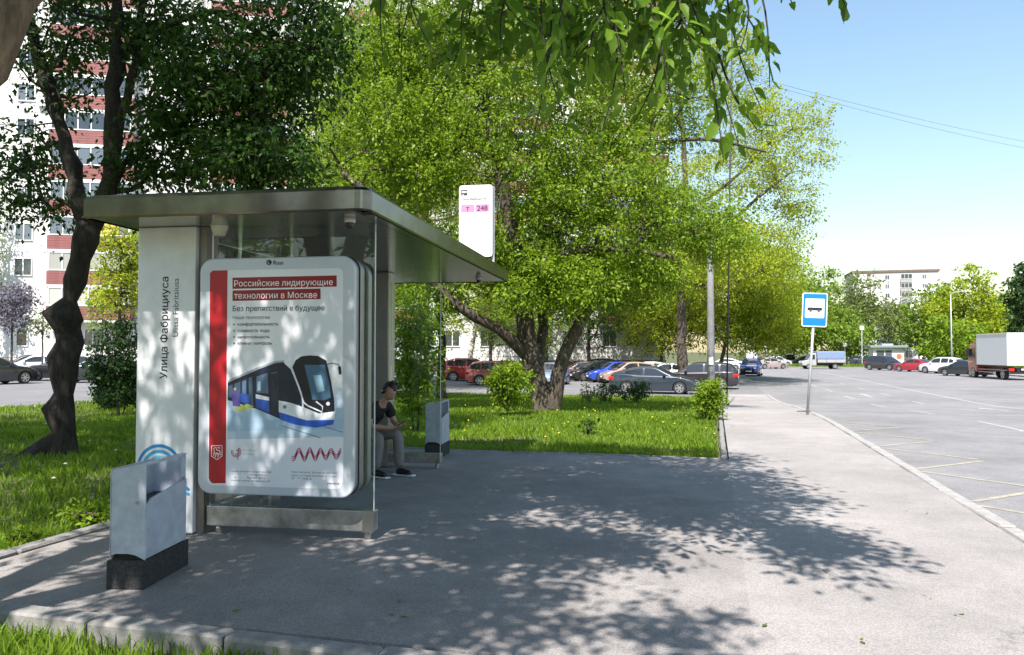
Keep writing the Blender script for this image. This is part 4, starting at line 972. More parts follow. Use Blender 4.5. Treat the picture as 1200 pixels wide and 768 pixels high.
# yard trees on the left
YG = 'small trees in the yard'
simple_tree(140, 372, 30, 270, 42, LEAF['yellow'], 'sunlit yellow green young tree behind the dark shrub by the name panel', 71, per=36, n=90, group=YG, size=.14, trunk=.09)
simple_tree(14, 395, 44, 322, 26, LEAF['lilac'], 'mauve flowering lilac at the left edge near the parked cars', 72, per=30, n=60, group=YG, size=.17, trunk=.08)
simple_tree(50, 402, 50, 352, 18, LEAF['olive'], 'thin young tree between the lilac and the gnarled trunk', 73, per=18, n=26, group=YG, size=.17, trunk=.07)
simple_tree(-20, 420, 60, 200, 22, LEAF['mid'], 'green tree at the left end of the apartment block', 74, per=26, n=60, group=YG, size=.24)
simple_tree(120, 400, 48, 325, 20, LEAF['mid'], 'small bright tree left of the dark shrub', 75, per=22, n=30, group=YG, size=.18, trunk=.07)

# bare trunks seen between (limewashed post-like trunk, dark trunk at the glass)
g = gnd(548, 436, -.05); Zb = g.dot(FH)
tree('limewashed_tree', 'leaning pale trunk in front of the red parked cars', [stem((g.x, g.y, -.1, .26), ps(551, 412, Zb, .22), ps(556, 385, Zb, .18), ps(562, 350, Zb, .12))], [px_lobe(566, 345, Zb, 35, 22, 26)], LEAF['mid'], MAT['bark_pale'], size=.22, per=24, rad=.6, seed=81, above=2.5)
g = gnd(517, 458, -.05); Zb = g.dot(FH)
tree('slender_tree', 'slim dark trunk seen through the far glass of the shelter', [stem((g.x, g.y, -.1, .24), ps(517, 438, Zb, .17), ps(518, 390, Zb, .16), ps(514, 340, Zb, .13), ps(520, 270, Zb, .08))], [px_lobe(510, 300, Zb, 50, 45, 70)], LEAF['mid'], MAT['bark_dark'], size=.16, per=34, rad=.5, seed=82, above=3)

# ------------------------------------------------------------------ shrubs
def shrub(label, px, py, Z, rx, ry, leaf, seed, n=40, per=34, size=.07, group='shrubs on the lawns', zoff=-.06, name='shrub'):
    g = at(px, py, Z); g.z = zoff; rr = random.Random(seed)
    h = 2*ry*Z/F_PX; w = rx*Z/F_PX
    stems = []
    for k in range(4):
        a = rr.uniform(0, 6.28); e = Vector((math.cos(a), math.sin(a), 0))*w*.5
        stems.append(stem((g.x + e.x*.12, g.y + e.y*.12, zoff - .02, .022), (g.x + e.x*.5, g.y + e.y*.5, h*.35, .016), (g.x + e.x, g.y + e.y, h*.75, .008)))
    lobes = [((g.x, g.y, h*.52), (w*.85, w*.85, h*.46), n)]
    for k in range(3):
        a = rr.uniform(0, 6.28); lobes.append(((g.x + math.cos(a)*w*.5, g.y + math.sin(a)*w*.5, h*rr.uniform(.25, .85)), (w*.45, w*.45, h*.2), n//5))
    return tree(name, label, stems, lobes, leaf, MAT['bark'], size=size, per=per, rad=max(.12, w*.2), seed=seed, group=group, step=.2, twig=.004, cat='shrub', base=g, sides=5, names=('stems', 'foliage'))
shrub('leafy green shrub behind the seated person and the far bin', 487, 500, 15.5, 36, 78, LEAF['mid'], 91, n=120, per=34, size=.085)
shrub('bushy sapling growth at the foot of the big maple', 598, 490, 19.5, 30, 32, LEAF['mid'], 92, n=60, per=34, size=.095)
shrub('small orange tinted shrub in front of the red car', 588, 455, 24, 13, 27, LEAF['orange'], 93, n=14, per=20, size=.1)
shrub('dense clipped green shrub at the lamp post on the lawn corner', 829, 494, 18.2, 19, 24, LEAF['mid'], 94, n=70, per=36, size=.075)
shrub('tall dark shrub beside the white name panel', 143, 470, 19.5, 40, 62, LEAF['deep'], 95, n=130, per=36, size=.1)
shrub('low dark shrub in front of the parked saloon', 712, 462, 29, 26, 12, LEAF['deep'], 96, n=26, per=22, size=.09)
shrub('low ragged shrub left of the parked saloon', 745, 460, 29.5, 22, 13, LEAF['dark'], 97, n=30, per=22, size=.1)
shrub('thin weedy shrub near the right maple stem', 690, 458, 28, 14, 12, LEAF['olive'], 98, n=12, per=14, size=.09)
shrub('tiny weed sprouting in the lawn in front of the maple', 690, 505, 15.2, 10, 9, LEAF['dark'], 99, n=7, per=8, size=.09)
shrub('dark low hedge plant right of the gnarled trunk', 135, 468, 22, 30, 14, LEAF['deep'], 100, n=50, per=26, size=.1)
shrub('leafy weeds along the left kerb', 105, 612, 7.3, 30, 9, LEAF['mid'], 101, n=30, per=12, size=.06)
shrub('weeds in the corner of the lawn behind the near bin', 30, 640, 6.6, 20, 6, LEAF['mid'], 102, n=16, per=12, size=.055)
# fallen leaves and litter on the pad
rgl = np.random.default_rng(77); C = np.stack([rgl.uniform(-4.5, 2.2, 26), rgl.uniform(4.2, 11, 26), np.full(26, .012)], 1)
v, f = leaf_cloud(C, .04, 2, .05, rgl, shape='quad', squash=.05); v[:, 2] = .004 + np.abs(v[:, 2] - .012)*.3
tag(mesh_obj('fallen_leaves', np_mesh('fallen_leaves', v, f, 4), LEAF['olive']), 'small fallen leaves scattered over the asphalt pad', 'leaves', None, 'stuff')
# ------------------------------------------------------------------ apartment block behind the trees
def window_meshes(w, h, n, d=.09):
    """frame with n sashes (facing -y, centred) and its panes"""
    f = MB(); t = .075
    f.box(-w/2, w/2, -d, 0, 0, t); f.box(-w/2, w/2, -d, 0, h-t, h)
    for i in range(n + 1):
        x = -w/2 + (w - t)*i/n; f.box(x, x + t, -d + .002, -.002, t + .001, h - t - .001)
    p = MB(); p.box(-w/2 + t*.5, w/2 - t*.5, -.035, -.012, t*.5, h - t*.5)
    fm = f.mesh('window'); fm.materials.append(MAT['frame_white']); pm = p.mesh('pane'); pm.materials.append(MAT['pane']); return fm, pm
WIN = window_meshes(1.35, 1.45, 2); GLZ = window_meshes(6.0, 1.5, 6); WIN_N = window_meshes(.9, 1.45, 1); GLS = window_meshes(3.2, 1.5, 3)
def put_window(wm, parent, x, y, z, name='window'):
    o = bpy.data.objects.new(name, wm[0]); link(o, parent); o.location = (x, y, z)
    q = bpy.data.objects.new('pane', wm[1]); link(q, o); return o
ab = empty('apartment_block', (-55.5, 49.5, -.1), math.radians(24.0), 'tall white apartment block with red clad balconies behind the trees on the left', 'building')
LEN, FLO, NF = 56.0, 2.83, 12
MB().box(0, LEN, 0, 13, .9, FLO*NF + 1.4).build('wall', MAT['wall_white'], ab)
MB().box(-.05, LEN + .05, -.06, 13.05, -1.2, .9).build('plinth', MAT['wall_brown'], ab)
MB().box(-.2, LEN + .2, -.2, 13.2, FLO*NF + 1.4, FLO*NF + 1.9).build('parapet', MAT['wall_brown'], ab)
pm = MB().bbox(-3.15, 3.15, -1.15, 0, 0, 1.12, .02).mesh('balcony_parapet')
sdm = MB().box(-3.2, 3.2, -1.2, 0, -.16, 0).mesh('slab'); sdm.materials.append(MAT['wall_white'])
chm = MB(); chm.box(-3.1, 3.1, -1.1, 0, 1.121, 2.66); chm = chm.mesh('loggia_box'); chm.materials.append(principled('loggia_white', (.6, .6, .6), .7))
pm.materials.append(MAT['red_clad'])
bdm = MB().box(-3.14, 3.14, -1.172, -1.151, 0, .19).mesh('cladding_board'); bdm.materials.append(MAT['red_clad'])
bdy = bdm.copy(); bdy.materials.clear(); bdy.materials.append(MAT['yellow_clad'])
pmy = pm.copy(); pmy.materials.clear(); pmy.materials.append(MAT['yellow_clad'])
MODS = [(2.0, 7.3), (14.2, 19.5), (25.3, 30.6), (36.5, 41.8), (47.6, 52.9)]
for mi, (xw, xb) in enumerate(MODS):
    for fl in range(NF):
        z = 1.35 + fl*FLO
        put_window(WIN if (mi + fl) % 5 else WIN_N, ab, xw, -.002, z + .75)
        if fl == 0:
            for dx in (-2.2, 0, 2.2): put_window(WIN, ab, xb + dx, -.002, z + .75)
            continue
        b = bpy.data.objects.new('balcony', pm); link(b, ab); b.location = (xb, 0, z)
        s_ = bpy.data.objects.new('slab', sdm); link(s_, b)
        lg = bpy.data.objects.new('loggia', chm); link(lg, ab); lg.location = (xb, 0, z)
        g_ = put_window(GLZ, ab, xb, -1.102, z + 1.13, 'balcony_glazing')
        for k in range(5):
            c_ = bpy.data.objects.new('cladding_board', bdm); link(c_, b); c_.location = (0, 0, .05 + k*.21)
        put_window(WIN_N, ab, xb - 4.15, -.002, z + .75) if mi in (1,) else None
for (mi, fl) in ((0, 3), (0, 1)):
    b = MB().bbox(.2, 2.2, -1.19, -1.178, 1.2, 2.5, .004).build('ochre_screen', MAT['yellow_clad'], ab); b.location = (MODS[mi][1], 0, 1.35 + fl*FLO)
for fl, dx in ((4, 1.0), (7, .9)):
    a = empty('x'); bpy.data.objects.remove(a)
    MB().bbox(2.0 + dx, 2.8 + dx, -.36, -.04, 1.35 + fl*FLO + .35, 1.35 + fl*FLO + .85, .03).build('air_conditioner', MAT['white'], ab)
for x in (4.4, 11.1, 16.6, 27.9): MB().box(x - .06, x + .06, -.09, -.002, 1, FLO*NF + 1).build('downpipe', principled('downpipe_grey', (.35, .36, .38), .5), ab)
jm_ = MB().box(0, LEN, -.012, -.004, 0, .05).mesh('panel_joint'); jm_.materials.append(principled('joint_grey', (.3, .29, .28), .9))
for fl in range(NF + 1):
    o = bpy.data.objects.new('panel_joint', jm_); link(o, ab); o.location = (0, 0, 1.2 + fl*FLO)
# distant blocks beyond the far trees
db = empty('distant_block', at(1009, 420, 240), YAW - math.radians(14), 'long white apartment block far away above the trees', 'building'); db.location.z = -.2
MB().box(-2, 22, 0, 14, 0, 26.6).build('wall', MAT['wall_white'], db)
MB().box(-2.3, 22.3, -.3, 14.3, 26.6, 27.3).build('parapet', MAT['wall_brown'], db)
for fl in range(3, 9):
    for k in range(4):
        if k in (2,): 
            put_window(GLS, db, 2.5 + k*5.2, -1.0, 1.2 + fl*2.8 + .9, 'balcony_glazing')
            MB().box(.8 + k*5.2, 4.2 + k*5.2, -1.0, -.01, 1.0 + fl*2.8, 1.0 + fl*2.8 + 1.05).build('balcony', principled('balcony_grey_%d_%d' % (fl, k), (.3, .29, .28), .8), db)
        else: put_window(WIN, db, 2.5 + k*5.2, -.002, 1.2 + fl*2.8 + .8)
d2 = empty('white_building', at(1056, 420, 150), YAW, 'narrow white house end showing between the far trees above the kiosk', 'building'); d2.location.z = -.2
MB().box(0, 3.2, 0, 10, 0, 9.6).build('wall', MAT['wall_white'], d2)
MB().box(-.15, 3.35, -.15, 10.2, 9.6, 9.9).build('parapet', MAT['frame_white'], d2)
MB().box(2.0, 3.0, 1, 3, 9.9, 11.6).build('chimney', MAT['wall_white'], d2)
for fl in range(3): put_window(WIN, d2, 1.4, -.002, 1.2 + fl*2.8)
# kiosk
kk = empty('kiosk', at(1041, 428, 118), YAW - .15, 'small white kiosk with a dark flat roof beyond the parked cars', 'kiosk'); kk.location.z = -.1; kk.scale = (1.15,)*3
MB().box(-1.9, 1.9, 0, 2.2, 0, 2.45).build('wall', MAT['white'], kk)
MB().bbox(-2.4, 2.3, -.5, 2.5, 2.45, 2.75, .05).build('roof', principled('kiosk_roof', (.2, .24, .26), .5), kk)
MB().box(-.7, .7, .3, 1.7, 2.75, 3.0).build('roof_box', principled('kiosk_roof_box', (.3, .34, .36), .6), kk)
w = MB().box(-1.5, -.55, -.05, -.002, .9, 2.1).build('window', MAT['pane'], kk); MB().box(-1.58, -.5, -.03, -.003, .8, .9).build('sill', MAT['steel'], kk)
MB().box(-.4, .4, -.05, -.002, .1, 2.1).build('door', principled('kiosk_door', (.08, .09, .1), .4), kk)
MB().lathe([(.35, 0), (.35, .03)], 16, M=Matrix.Translation((1.3, -.002, 1.3)) @ Matrix.Rotation(math.pi/2, 4, 'X')).build('round_sign', principled('kiosk_sign_orange', (.5, .14, .06), .5), kk)
# low rail fence in front of the block
fc = empty('rail_fence', (-52, 43.5, -.1), math.radians(12), 'low brown rail fence in front of the apartment block', 'fence')
for k in range(11): MB().box(k*2.4, k*2.4 + .07, 0, .07, 0, 1.1).build('fence_post', MAT['wall_brown'], fc)
for z in (.55, 1.0): MB().box(-.05, 24.1, .012, .058, z, z + .07).build('rail', MAT['wall_brown'], fc)

# ------------------------------------------------------------------ lamp posts, cables
g = gnd(833, 470, -.05); Zl = 29.0; g = at(833, 470, Zl); g.z = -.06
lp = empty('lamp_post', g, 0, 'grey concrete lamp post rising from the shrub at the lawn corner', 'lamp post')
MB().tube([(0, 0, 0), (0, 0, .3), (0, 0, 3.4), (0, 0, 6.4)], [.17, .15, .13, .10], 14).build('pole', MAT['concrete'], lp, True)
MB().tube([(0, 0, 6.3), (-.3, .1, 6.6), (-1.0, .3, 6.7)], .035, 8).build('arm', MAT['pole'], lp, True)
MB().bbox(-1.6, -.95, .2, .42, 6.65, 6.78, .03).build('lantern', MAT['pole'], lp)
MB().box(-.08, .08, -.17, -.155, 1.5, 1.8).build('notice', MAT['white'], lp)
g = at(851, 450, 27); g.z = -.05; top = at(862, -20, 27) - g
tp = empty('slim_pole', g, 0, 'very thin dark pole rising in front of the yellow green crown', 'pole')
MB().tube([(0, 0, 0), top*.5, top], [.03, .028, .024], 8).build('shaft', principled('dark_pole_paint', (.03, .03, .03), .6), tp, True)
MB().tube([(0, 0, 0), (0, 0, .12)], .09, 10).build('collar', MAT['black'], tp)
g = at(1115, 432, 82); g.z = -.1
l2 = empty('lamp_post', g, 0, 'thin pale lamp post beyond the white parked car', 'lamp post')
MB().tube([(0, 0, 0), (0, 0, 4.6), (0, 0, 8.3)], [.09, .065, .045], 10).build('pole', MAT['pole'], l2, True)
MB().tube([(0, 0, 8.2), (.3, -.2, 8.5), (1.0, -.5, 8.55)], .035, 6).build('arm', MAT['pole'], l2, True)
MB().bbox(.9, 1.4, -.68, -.46, 8.5, 8.6, .03).build('lantern', MAT['pole'], l2)
for k, (x, y0, y1, Z, lab) in enumerate(((1010, 382, 428, 122, 'thin pale pole beyond the junction left of the kiosk'), (990, 402, 428, 126, 'small pale sign post on the far verge'), (898, 404, 430, 112, 'short pale post near the small blue car'))):
    g = at(x, y1, Z); g.z = -.1; h = at(x, y0, Z).z + .65
    r = empty('post', g, 0, lab, 'post', 'thin posts beyond the junction')
    MB().tube([(0, 0, 0), (0, 0, h)], .08, 8).build('shaft', MAT['pole'], r)
    MB().box(-.3, .3, -.12, -.085, h - .6, h).build('plate', MAT['white'], r)
for k, (y0, y1, lab) in enumerate(((84, 132, 'upper of two thin overhead cables crossing the sky'), (88, 142, 'lower of two thin overhead cables crossing the sky'))):
    a = at(830, y0 - 12, 26); b = at(1400, y1 + 60, 40); pts = []
    for i in range(25):
        t = i/24; p = a.lerp(b, t); p.z -= 1.4*math.sin(math.pi*t)*.35; pts.append(p)
    tag(MB().tube(pts, .005, 5).build('overhead_cable', MAT['black']), lab, 'cable', 'overhead cables')

# ------------------------------------------------------------------ vehicles
def paint(name, col, metal=.35):
    return principled('paint_' + name, col, .32, metal, coat=1.0, vary=.04, scale=2)
def interp(pts, x):
    xs = [p[0] for p in pts]; ys = [p[1] for p in pts]; return float(np.interp(x, xs, ys))
def ssm(pts, x, w=.10):
    return (interp(pts, x - w) + 2*interp(pts, x) + interp(pts, x + w)) / 4
CARS = {
 'saloon': dict(L=4.65, W=1.80, ax=(-1.35, 1.40), top=[(-2.33, .60), (-2.27, .98), (-2.1, 1.06), (-1.6, 1.08), (-.8, 1.0), (.7, .97), (1.0, .97), (1.6, .88), (2.05, .76), (2.25, .66), (2.33, .52)],
                cab=[(-1.95, 1.05), (-1.05, 1.37), (-.4, 1.46), (.05, 1.45), (.3, 1.40), (1.12, .95)], cols=((-1.25, -.52), (-.42, .62))),
 'fastback': dict(L=4.75, W=1.82, ax=(-1.38, 1.45), top=[(-2.38, .62), (-2.3, 1.02), (-2.1, 1.08), (-1.6, 1.06), (-.8, 1.0), (.7, .97), (1.0, .96), (1.6, .87), (2.1, .75), (2.3, .64), (2.38, .5)],
                cab=[(-2.2, 1.07), (-1.3, 1.33), (-.5, 1.46), (0, 1.45), (.25, 1.40), (1.15, .94)], cols=((-1.45, -.5), (-.4, .64))),
 'hatch': dict(L=4.15, W=1.75, ax=(-1.25, 1.30), top=[(-2.08, .60), (-2.05, 1.0), (-1.8, 1.06), (-.8, 1.0), (.7, .98), (.95, .97), (1.5, .88), (1.85, .76), (2.02, .66), (2.08, .5)],
               cab=[(-2.0, 1.06), (-1.6, 1.38), (-.6, 1.51), (.05, 1.50), (.3, 1.45), (1.1, .96)], cols=((-1.42, -.5), (-.4, .66))),
 'wagon': dict(L=4.75, W=1.84, ax=(-1.40, 1.42), top=[(-2.38, .60), (-2.33, 1.0), (-2.2, 1.08), (-.8, 1.04), (.7, 1.0), (1.0, 1.0), (1.6, .93), (2.1, .82), (2.3, .7), (2.38, .52)],
               cab=[(-2.32, 1.08), (-1.95, 1.50), (-1.4, 1.58), (-.4, 1.60), (.1, 1.58), (.35, 1.52), (1.12, .99)], cols=((-2.0, -1.36), (-1.26, -.45), (-.35, .66))),
 'suv': dict(L=4.5, W=1.85, ax=(-1.32, 1.34), top=[(-2.26, .62), (-2.22, 1.05), (-2.05, 1.12), (-.8, 1.1), (.7, 1.08), (.95, 1.08), (1.55, 1.02), (2.0, .92), (2.2, .8), (2.26, .6)],
             cab=[(-2.15, 1.12), (-1.85, 1.50), (-1.2, 1.66), (-.2, 1.68), (.2, 1.65), (.4, 1.60), (1.08, 1.07)], cols=((-1.75, -1.3), (-1.2, -.42), (-.32, .68))),
 'minivan': dict(L=4.8, W=1.88, ax=(-1.45, 1.48), top=[(-2.4, .6), (-2.37, 1.05), (-2.25, 1.1), (-.8, 1.06), (.9, 1.04), (1.2, 1.02), (1.75, .92), (2.15, .8), (2.35, .68), (2.4, .5)],
             cab=[(-2.36, 1.1), (-2.15, 1.60), (-1.4, 1.73), (0, 1.75), (.5, 1.70), (.7, 1.62), (1.6, 1.0)], cols=((-2.05, -1.2), (-1.08, -.1), (.02, 1.05))),
}
def wheel_mesh(r, w):
    t = MB().lathe([(r*.66, -w/2), (r*.93, -w/2), (r, -w*.36), (r, w*.36), (r*.93, w/2), (r*.66, w/2)], 24)
    d = MB(); d.lathe([(.001, -.02), (r*.64, -.02), (r*.68, .03)], 24)
    for k in range(6):
        a = k*math.pi/3; d.box(.03, r*.62, -.035, .035, .02, .05, M=Matrix.Rotation(a, 4, 'Z'))
    d.lathe([(r*.6, .0), (r*.6, .05), (r*.68, .055), (r*.69, .0)], 24); d.lathe([(.05, .02), (.05, .06), (.03, .065)], 12)
    tm = t.mesh('tyre'); tm.materials.append(MAT['rubber']); smooth(tm); rm = d.mesh('rim'); rm.materials.append(MAT['rim']); return tm, rm
WHEELS = {}
def car(kind, loc, heading, pm, label, group='cars parked near the trees', name='parked_car', scale=1.0, glass=None):
    K = CARS[kind]; L, W = K['L'], K['W']; r = .325 if kind in ('saloon', 'hatch', 'fastback') else .355; ra = r + .05; gc = .2 if r < .34 else .24
    root = empty(name, (loc[0], loc[1], loc[2]), heading, label, 'car', group); root.scale = (scale,)*3
    xs = sorted(set([round(-L/2 + L*i/44, 3) for i in range(45)] + [round(a + ra*s, 3) for a in K['ax'] for s in (-1, -.97, -.85, -.6, -.3, 0, .3, .6, .85, .97, 1)]))
    def half(x): 
        t = abs(x)/(L/2); return W/2 * (1 - .20*t**7 - .03*t**2)
    def zt(x): return ssm(K['top'], x, .06)
    def zr(x): return ssm(K['cab'], x, .07)
    def zl(x):
        z = gc + (.12 if abs(x) > L/2 - .12 else 0)
        for a in K['ax']:
            if abs(x - a) < ra: z = max(z, r + math.sqrt(max(0, ra**2 - (x-a)**2)))
        return z
    def yf(x, z):
        h = half(x); f = 1 - .045*max(0, (.62 - z)/.45)**1.5 - .055*max(0, (z - .62)/.45)**2
        return h*f
    m = MB(); R = []; ny = 9
    for x in xs:
        lo, hi = zl(x), zt(x); ring = []
        for i in range(ny + 1):
            t = i/ny; z = lo + (hi - .02 - lo)*t; ring.append((x, yf(x, z), z))
        h = ring[-1][1]
        for t in (.93, .78, .5, .2): ring.append((x, h*t, hi + .035*(1 - t*t) - .005))
        R.append(ring + [(p[0], -p[1], p[2]) for p in ring[::-1]])
    n = len(R[0]); vs = [p for q in R for p in q]
    fs = [(i*n+k, (i+1)*n+k, (i+1)*n+k+1, i*n+k+1) for i in range(len(R)-1) for k in range(n-1)]
    fs += [tuple(range(n)), tuple((len(R)-1)*n+k for k in range(n))[::-1]]
    m.add(vs, fs); m.build('body', pm, root, True)
    # cabin
    c0, c1 = K['cab'][0][0], K['cab'][-1][0]; cx = [c0 + (c1-c0)*i/36 for i in range(37)]
    def cabw(x, z):
        b = yf(x, zt(x)) * .965; return b - max(0, z - zt(x))*.36
    m = MB(); R = []
    for x in cx:
        lo, hi = zt(x) - .03, max(zr(x), zt(x) - .025); ring = []
        for t in (0, .35, .7, .9): 
            z = lo + (hi - .05 - lo)*t; ring.append((x, cabw(x, z), z))
        w = cabw(x, hi)
        ring.append((x, w - .01, lo + (hi - .03 - lo)*.985)); ring.append((x, w - .06, hi - .004))
        for t in (.75, .45, .15): ring.append((x, (w - .06)*t, hi + .035*(1 - t*t)))
        R.append(ring + [(p[0], -p[1], p[2]) for p in ring[::-1]])
    n = len(R[0]); m.add([p for q in R for p in q], [(i*n+k, (i+1)*n+k, (i+1)*n+k+1, i*n+k+1) for i in range(len(R)-1) for k in range(n-1)])
    m.build('cabin', pm, root, True)
    # side windows
    for (a, b) in K['cols']:
        for s in (-1, 1):
            V = []; ok = []
            for i in range(13):
                x = a + (b-a)*i/12; lo, hi = zt(x) + .035, zr(x) - .085
                hi = max(hi, lo + .015)
                for t in (0, .5, 1): 
                    z = lo + (hi-lo)*t; V.append((x, s*(cabw(x, z) + .007), z))
            Fc = [(3*i+j, 3*i+j+1, 3*i+j+4, 3*i+j+3) for i in range(12) for j in range(2)]
            me = bpy.data.meshes.new('side_window'); me.from_pydata(V, [], Fc); me.update(); mesh_obj('side_window', me, glass or MAT['carglass'], root, True)
    # windscreen and rear window
    rf_x = [p for p in K['cab'] if p[0] > 0][-2][0] + .08
    rr_x = K['cab'][1][0] - .02
    for nm, a, b in (('windscreen', rf_x, c1 - .10), ('rear_window', rr_x, c0 + .10)):
        V = []
        for i in range(7):
            x = a + (b-a)*i/6; hi = max(zr(x), zt(x)); w = cabw(x, hi) - .09
            for j in range(9):
                t = -1 + 2*j/8; V.append((x + (.008 if nm == 'windscreen' else -.008), w*t, hi + .035*(1 - t*t*.9) + .007))
        Fc = [(9*i+j, 9*i+j+1, 9*i+j+10, 9*i+j+9) for i in range(6) for j in range(8)]
        me = bpy.data.meshes.new(nm); me.from_pydata(V, [], Fc); me.update(); mesh_obj(nm, me, glass or MAT['carglass'], root, True)
    MB().box(-L/2 + .3, L/2 - .3, -W/2 + .17, W/2 - .17, .17, .8).build('underbody', MAT['black'], root)
    # wheels
    if r not in WHEELS: WHEELS[r] = wheel_mesh(r, .21)
    for a in K['ax']:
        for s in (-1, 1):
            t = bpy.data.objects.new('wheel', WHEELS[r][0]); link(t, root); t.location = (a, s*(W/2 - .125), r); t.rotation_euler = (-s*math.pi/2, 0, 0)
            q = bpy.data.objects.new('rim', WHEELS[r][1]); link(q, t); q.location = (0, 0, .06)
    # lights, grille, plates, mirrors, handles
    zf = zt(L/2 - .12) - .06; zb = zt(-L/2 + .08) - .13
    for s in (-1, 1):
        MB().bbox(L/2 - .40, L/2 - .055, s*(half(L/2-.2) - .30) - .17, s*(half(L/2-.2) - .30) + .17, zf - .1, zf + .035, .03).build('headlight', MAT['headlight'], root)
        MB().bbox(-L/2 - .004, -L/2 + .36, s*(half(L/2-.2) - .135) - .15, s*(half(L/2-.2) - .135) + .15, zb - .1, zb + .075, .03).build('taillight', MAT['taillight'], root)
        mm = MB().bbox(.58, .74, s*(W/2 + .02) - .09, s*(W/2 + .02) + .09, zt(.6) - .01, zt(.6) + .13, .035).build('mirror', pm, root)
        for (a, b) in K['cols'][-2:]:
            MB().bbox(a + .02, a + .2, s*(yf(a, .9)) - .012, s*(yf(a, .9)) + .018, zt(a) - .15, zt(a) - .12, .008).build('door_handle', pm, root)
    MB().bbox(L/2 - .06, L/2 + .012, -.5, .5, .36, zf - .1, .02).build('grille', MAT['black'], root)
    MB().box(L/2 + .013, L/2 + .02, -.26, .26, .42, .53).build('number_plate', MAT['plate'], root)
    MB().box(-L/2 - .012, -L/2 - .005, -.26, .26, .66, .77).build('number_plate', MAT['plate'], root)
    MB().box(-L/2 + .12, L/2 - .12, -W/2*.94, W/2*.94, gc - .03, gc + .03).build('sill_trim', MAT['black'], root)
    return root
def cg(x, Z, z=-.105):
    p = at(x, 430, Z); return (p.x, p.y, z)
HD = math.radians
car('fastback', cg(767, 42.2), HD(-6), paint('slate_blue', (.03, .042, .062)), 'slate blue fastback saloon parked nearest behind the lawn shrubs')
car('wagon', cg(818, 47.6), HD(176), paint('black_plum', (.03, .026, .032)), 'dark estate car parked behind the grey lamp post')
car('saloon', cg(778, 54.1), HD(188), paint('white_a', (.6, .6, .6), .1), 'white saloon with dark roof line behind the slate blue car')
car('hatch', cg(757, 57), HD(190), paint('white_b', (.62, .6, .55), .1), 'cream white hatchback second in the white pair')
car('hatch', cg(737, 55.9), HD(205), paint('salmon', (.36, .25, .2), .2), 'pale salmon hatchback nose beside the white cars')
car('hatch', cg(720, 57.5), HD(205), paint('blue', (.015, .06, .42), .3), 'bright blue hatchback parked among the row with its nose out')
car('hatch', cg(698, 60), HD(212), paint('black_a', (.012, .012, .014), .3), 'black hatchback parked left of the bright blue one')
car('saloon', cg(682, 62.5), HD(196), paint('taupe', (.13, .095, .085), .4), 'taupe brown saloon parked left of the black hatchback')
car('suv', cg(697, 66.5), HD(196), paint('graphite', (.06, .058, .06), .4), 'graphite estate behind the taupe saloon')
car('hatch', cg(645, 52.4), HD(262), paint('silver_blue', (.22, .3, .42), .3), 'silver blue car seen between the two maple stems')
car('wagon', cg(588, 52), HD(10), paint('coral_red', (.3, .07, .06), .2), 'coral red estate parked left of the big maple')
car('suv', cg(553, 57), HD(15), paint('red', (.28, .015, .018), .2), 'bright red car half hidden behind the pale leaning trunk')
car('saloon', cg(572, 60), HD(15), paint('brown_a', (.09, .07, .06), .3), 'dark brown car behind the coral red estate')
car('saloon', cg(848, 94.7), HD(180), paint('white_c', (.62, .62, .62), .1), 'white saloon seen far off beside the lamp post', 'cars near the junction')
car('suv', cg(880, 73, -.12), HD(262), paint('royal_blue', (.012, .035, .22), .3), 'dark blue crossover driving towards the camera by the small sign', 'cars near the junction', 'moving_car')
car('saloon', cg(902, 102.4, -.12), HD(30), paint('pinkish', (.4, .32, .32), .3), 'pale pinkish grey saloon behind the dark blue crossover', 'cars near the junction')
car('saloon', cg(893, 110.1, -.12), HD(60), paint('violet_grey', (.14, .14, .2), .3), 'violet grey saloon left of the pinkish one', 'cars near the junction')
car('hatch', cg(911, 122.9, -.12), HD(20), paint('white_d', (.6, .6, .6), .1), 'small white car left of the black van', 'cars near the junction')
car('minivan', cg(922, 128, -.09), HD(100), paint('black_b', (.012, .012, .016), .3), 'black van standing beyond the junction left of the lorry', 'cars near the junction')
car('saloon', cg(942, 135.7, -.09), HD(200), paint('dark_a', (.03, .03, .035), .3), 'dark car between the black van and the tarpaulin lorry', 'cars near the junction')
car('saloon', cg(1003, 138.2, -.09), HD(0), paint('navy_grey', (.06, .075, .1), .3), 'navy grey saloon on the far verge right of the lorry', 'cars near the junction')
car('hatch', cg(1020, 145.9, -.09), HD(5), paint('pale_blue', (.35, .4, .45), .3), 'pale silver car behind the navy grey saloon', 'cars near the junction')
RG = 'vehicles parked across the road'
car('minivan', cg(1036, 94.7, -.12), HD(-52), paint('aubergine', (.035, .03, .036), .3), 'dark minivan leading the row across the road', RG)
car('saloon', cg(1072, 87, -.12), HD(128), paint('cherry', (.38, .015, .03), .25), 'cherry red saloon across the road behind the minivan', RG)
car('suv', cg(1104, 80, -.12), HD(128), paint('white_e', (.64, .64, .64), .1), 'white crossover across the road behind the red saloon', RG)
car('saloon', cg(1130, 71.7, -.12), HD(125), paint('dark_green', (.03, .036, .038), .3), 'dark saloon half hidden by the red lorry cab', RG)
YC = 'cars parked in the yard on the left'
car('saloon', cg(-14, 40), HD(80), paint('dark_b', (.03, .03, .035), .3), 'dark car cut off by the left edge of the picture', YC)
car('saloon', cg(35, 58), HD(-140), paint('black_c', (.02, .025, .04), .3), 'dark navy saloon parked nearest the rail fence', YC)
car('saloon', cg(44, 52), HD(-140), paint('white_f', (.64, .65, .66), .1), 'white saloon parked left of the gnarled trunk', YC)
car('saloon', cg(76, 46), HD(-140), paint('black_d', (.015, .015, .018), .3), 'black saloon mostly hidden behind the gnarled trunk', YC)
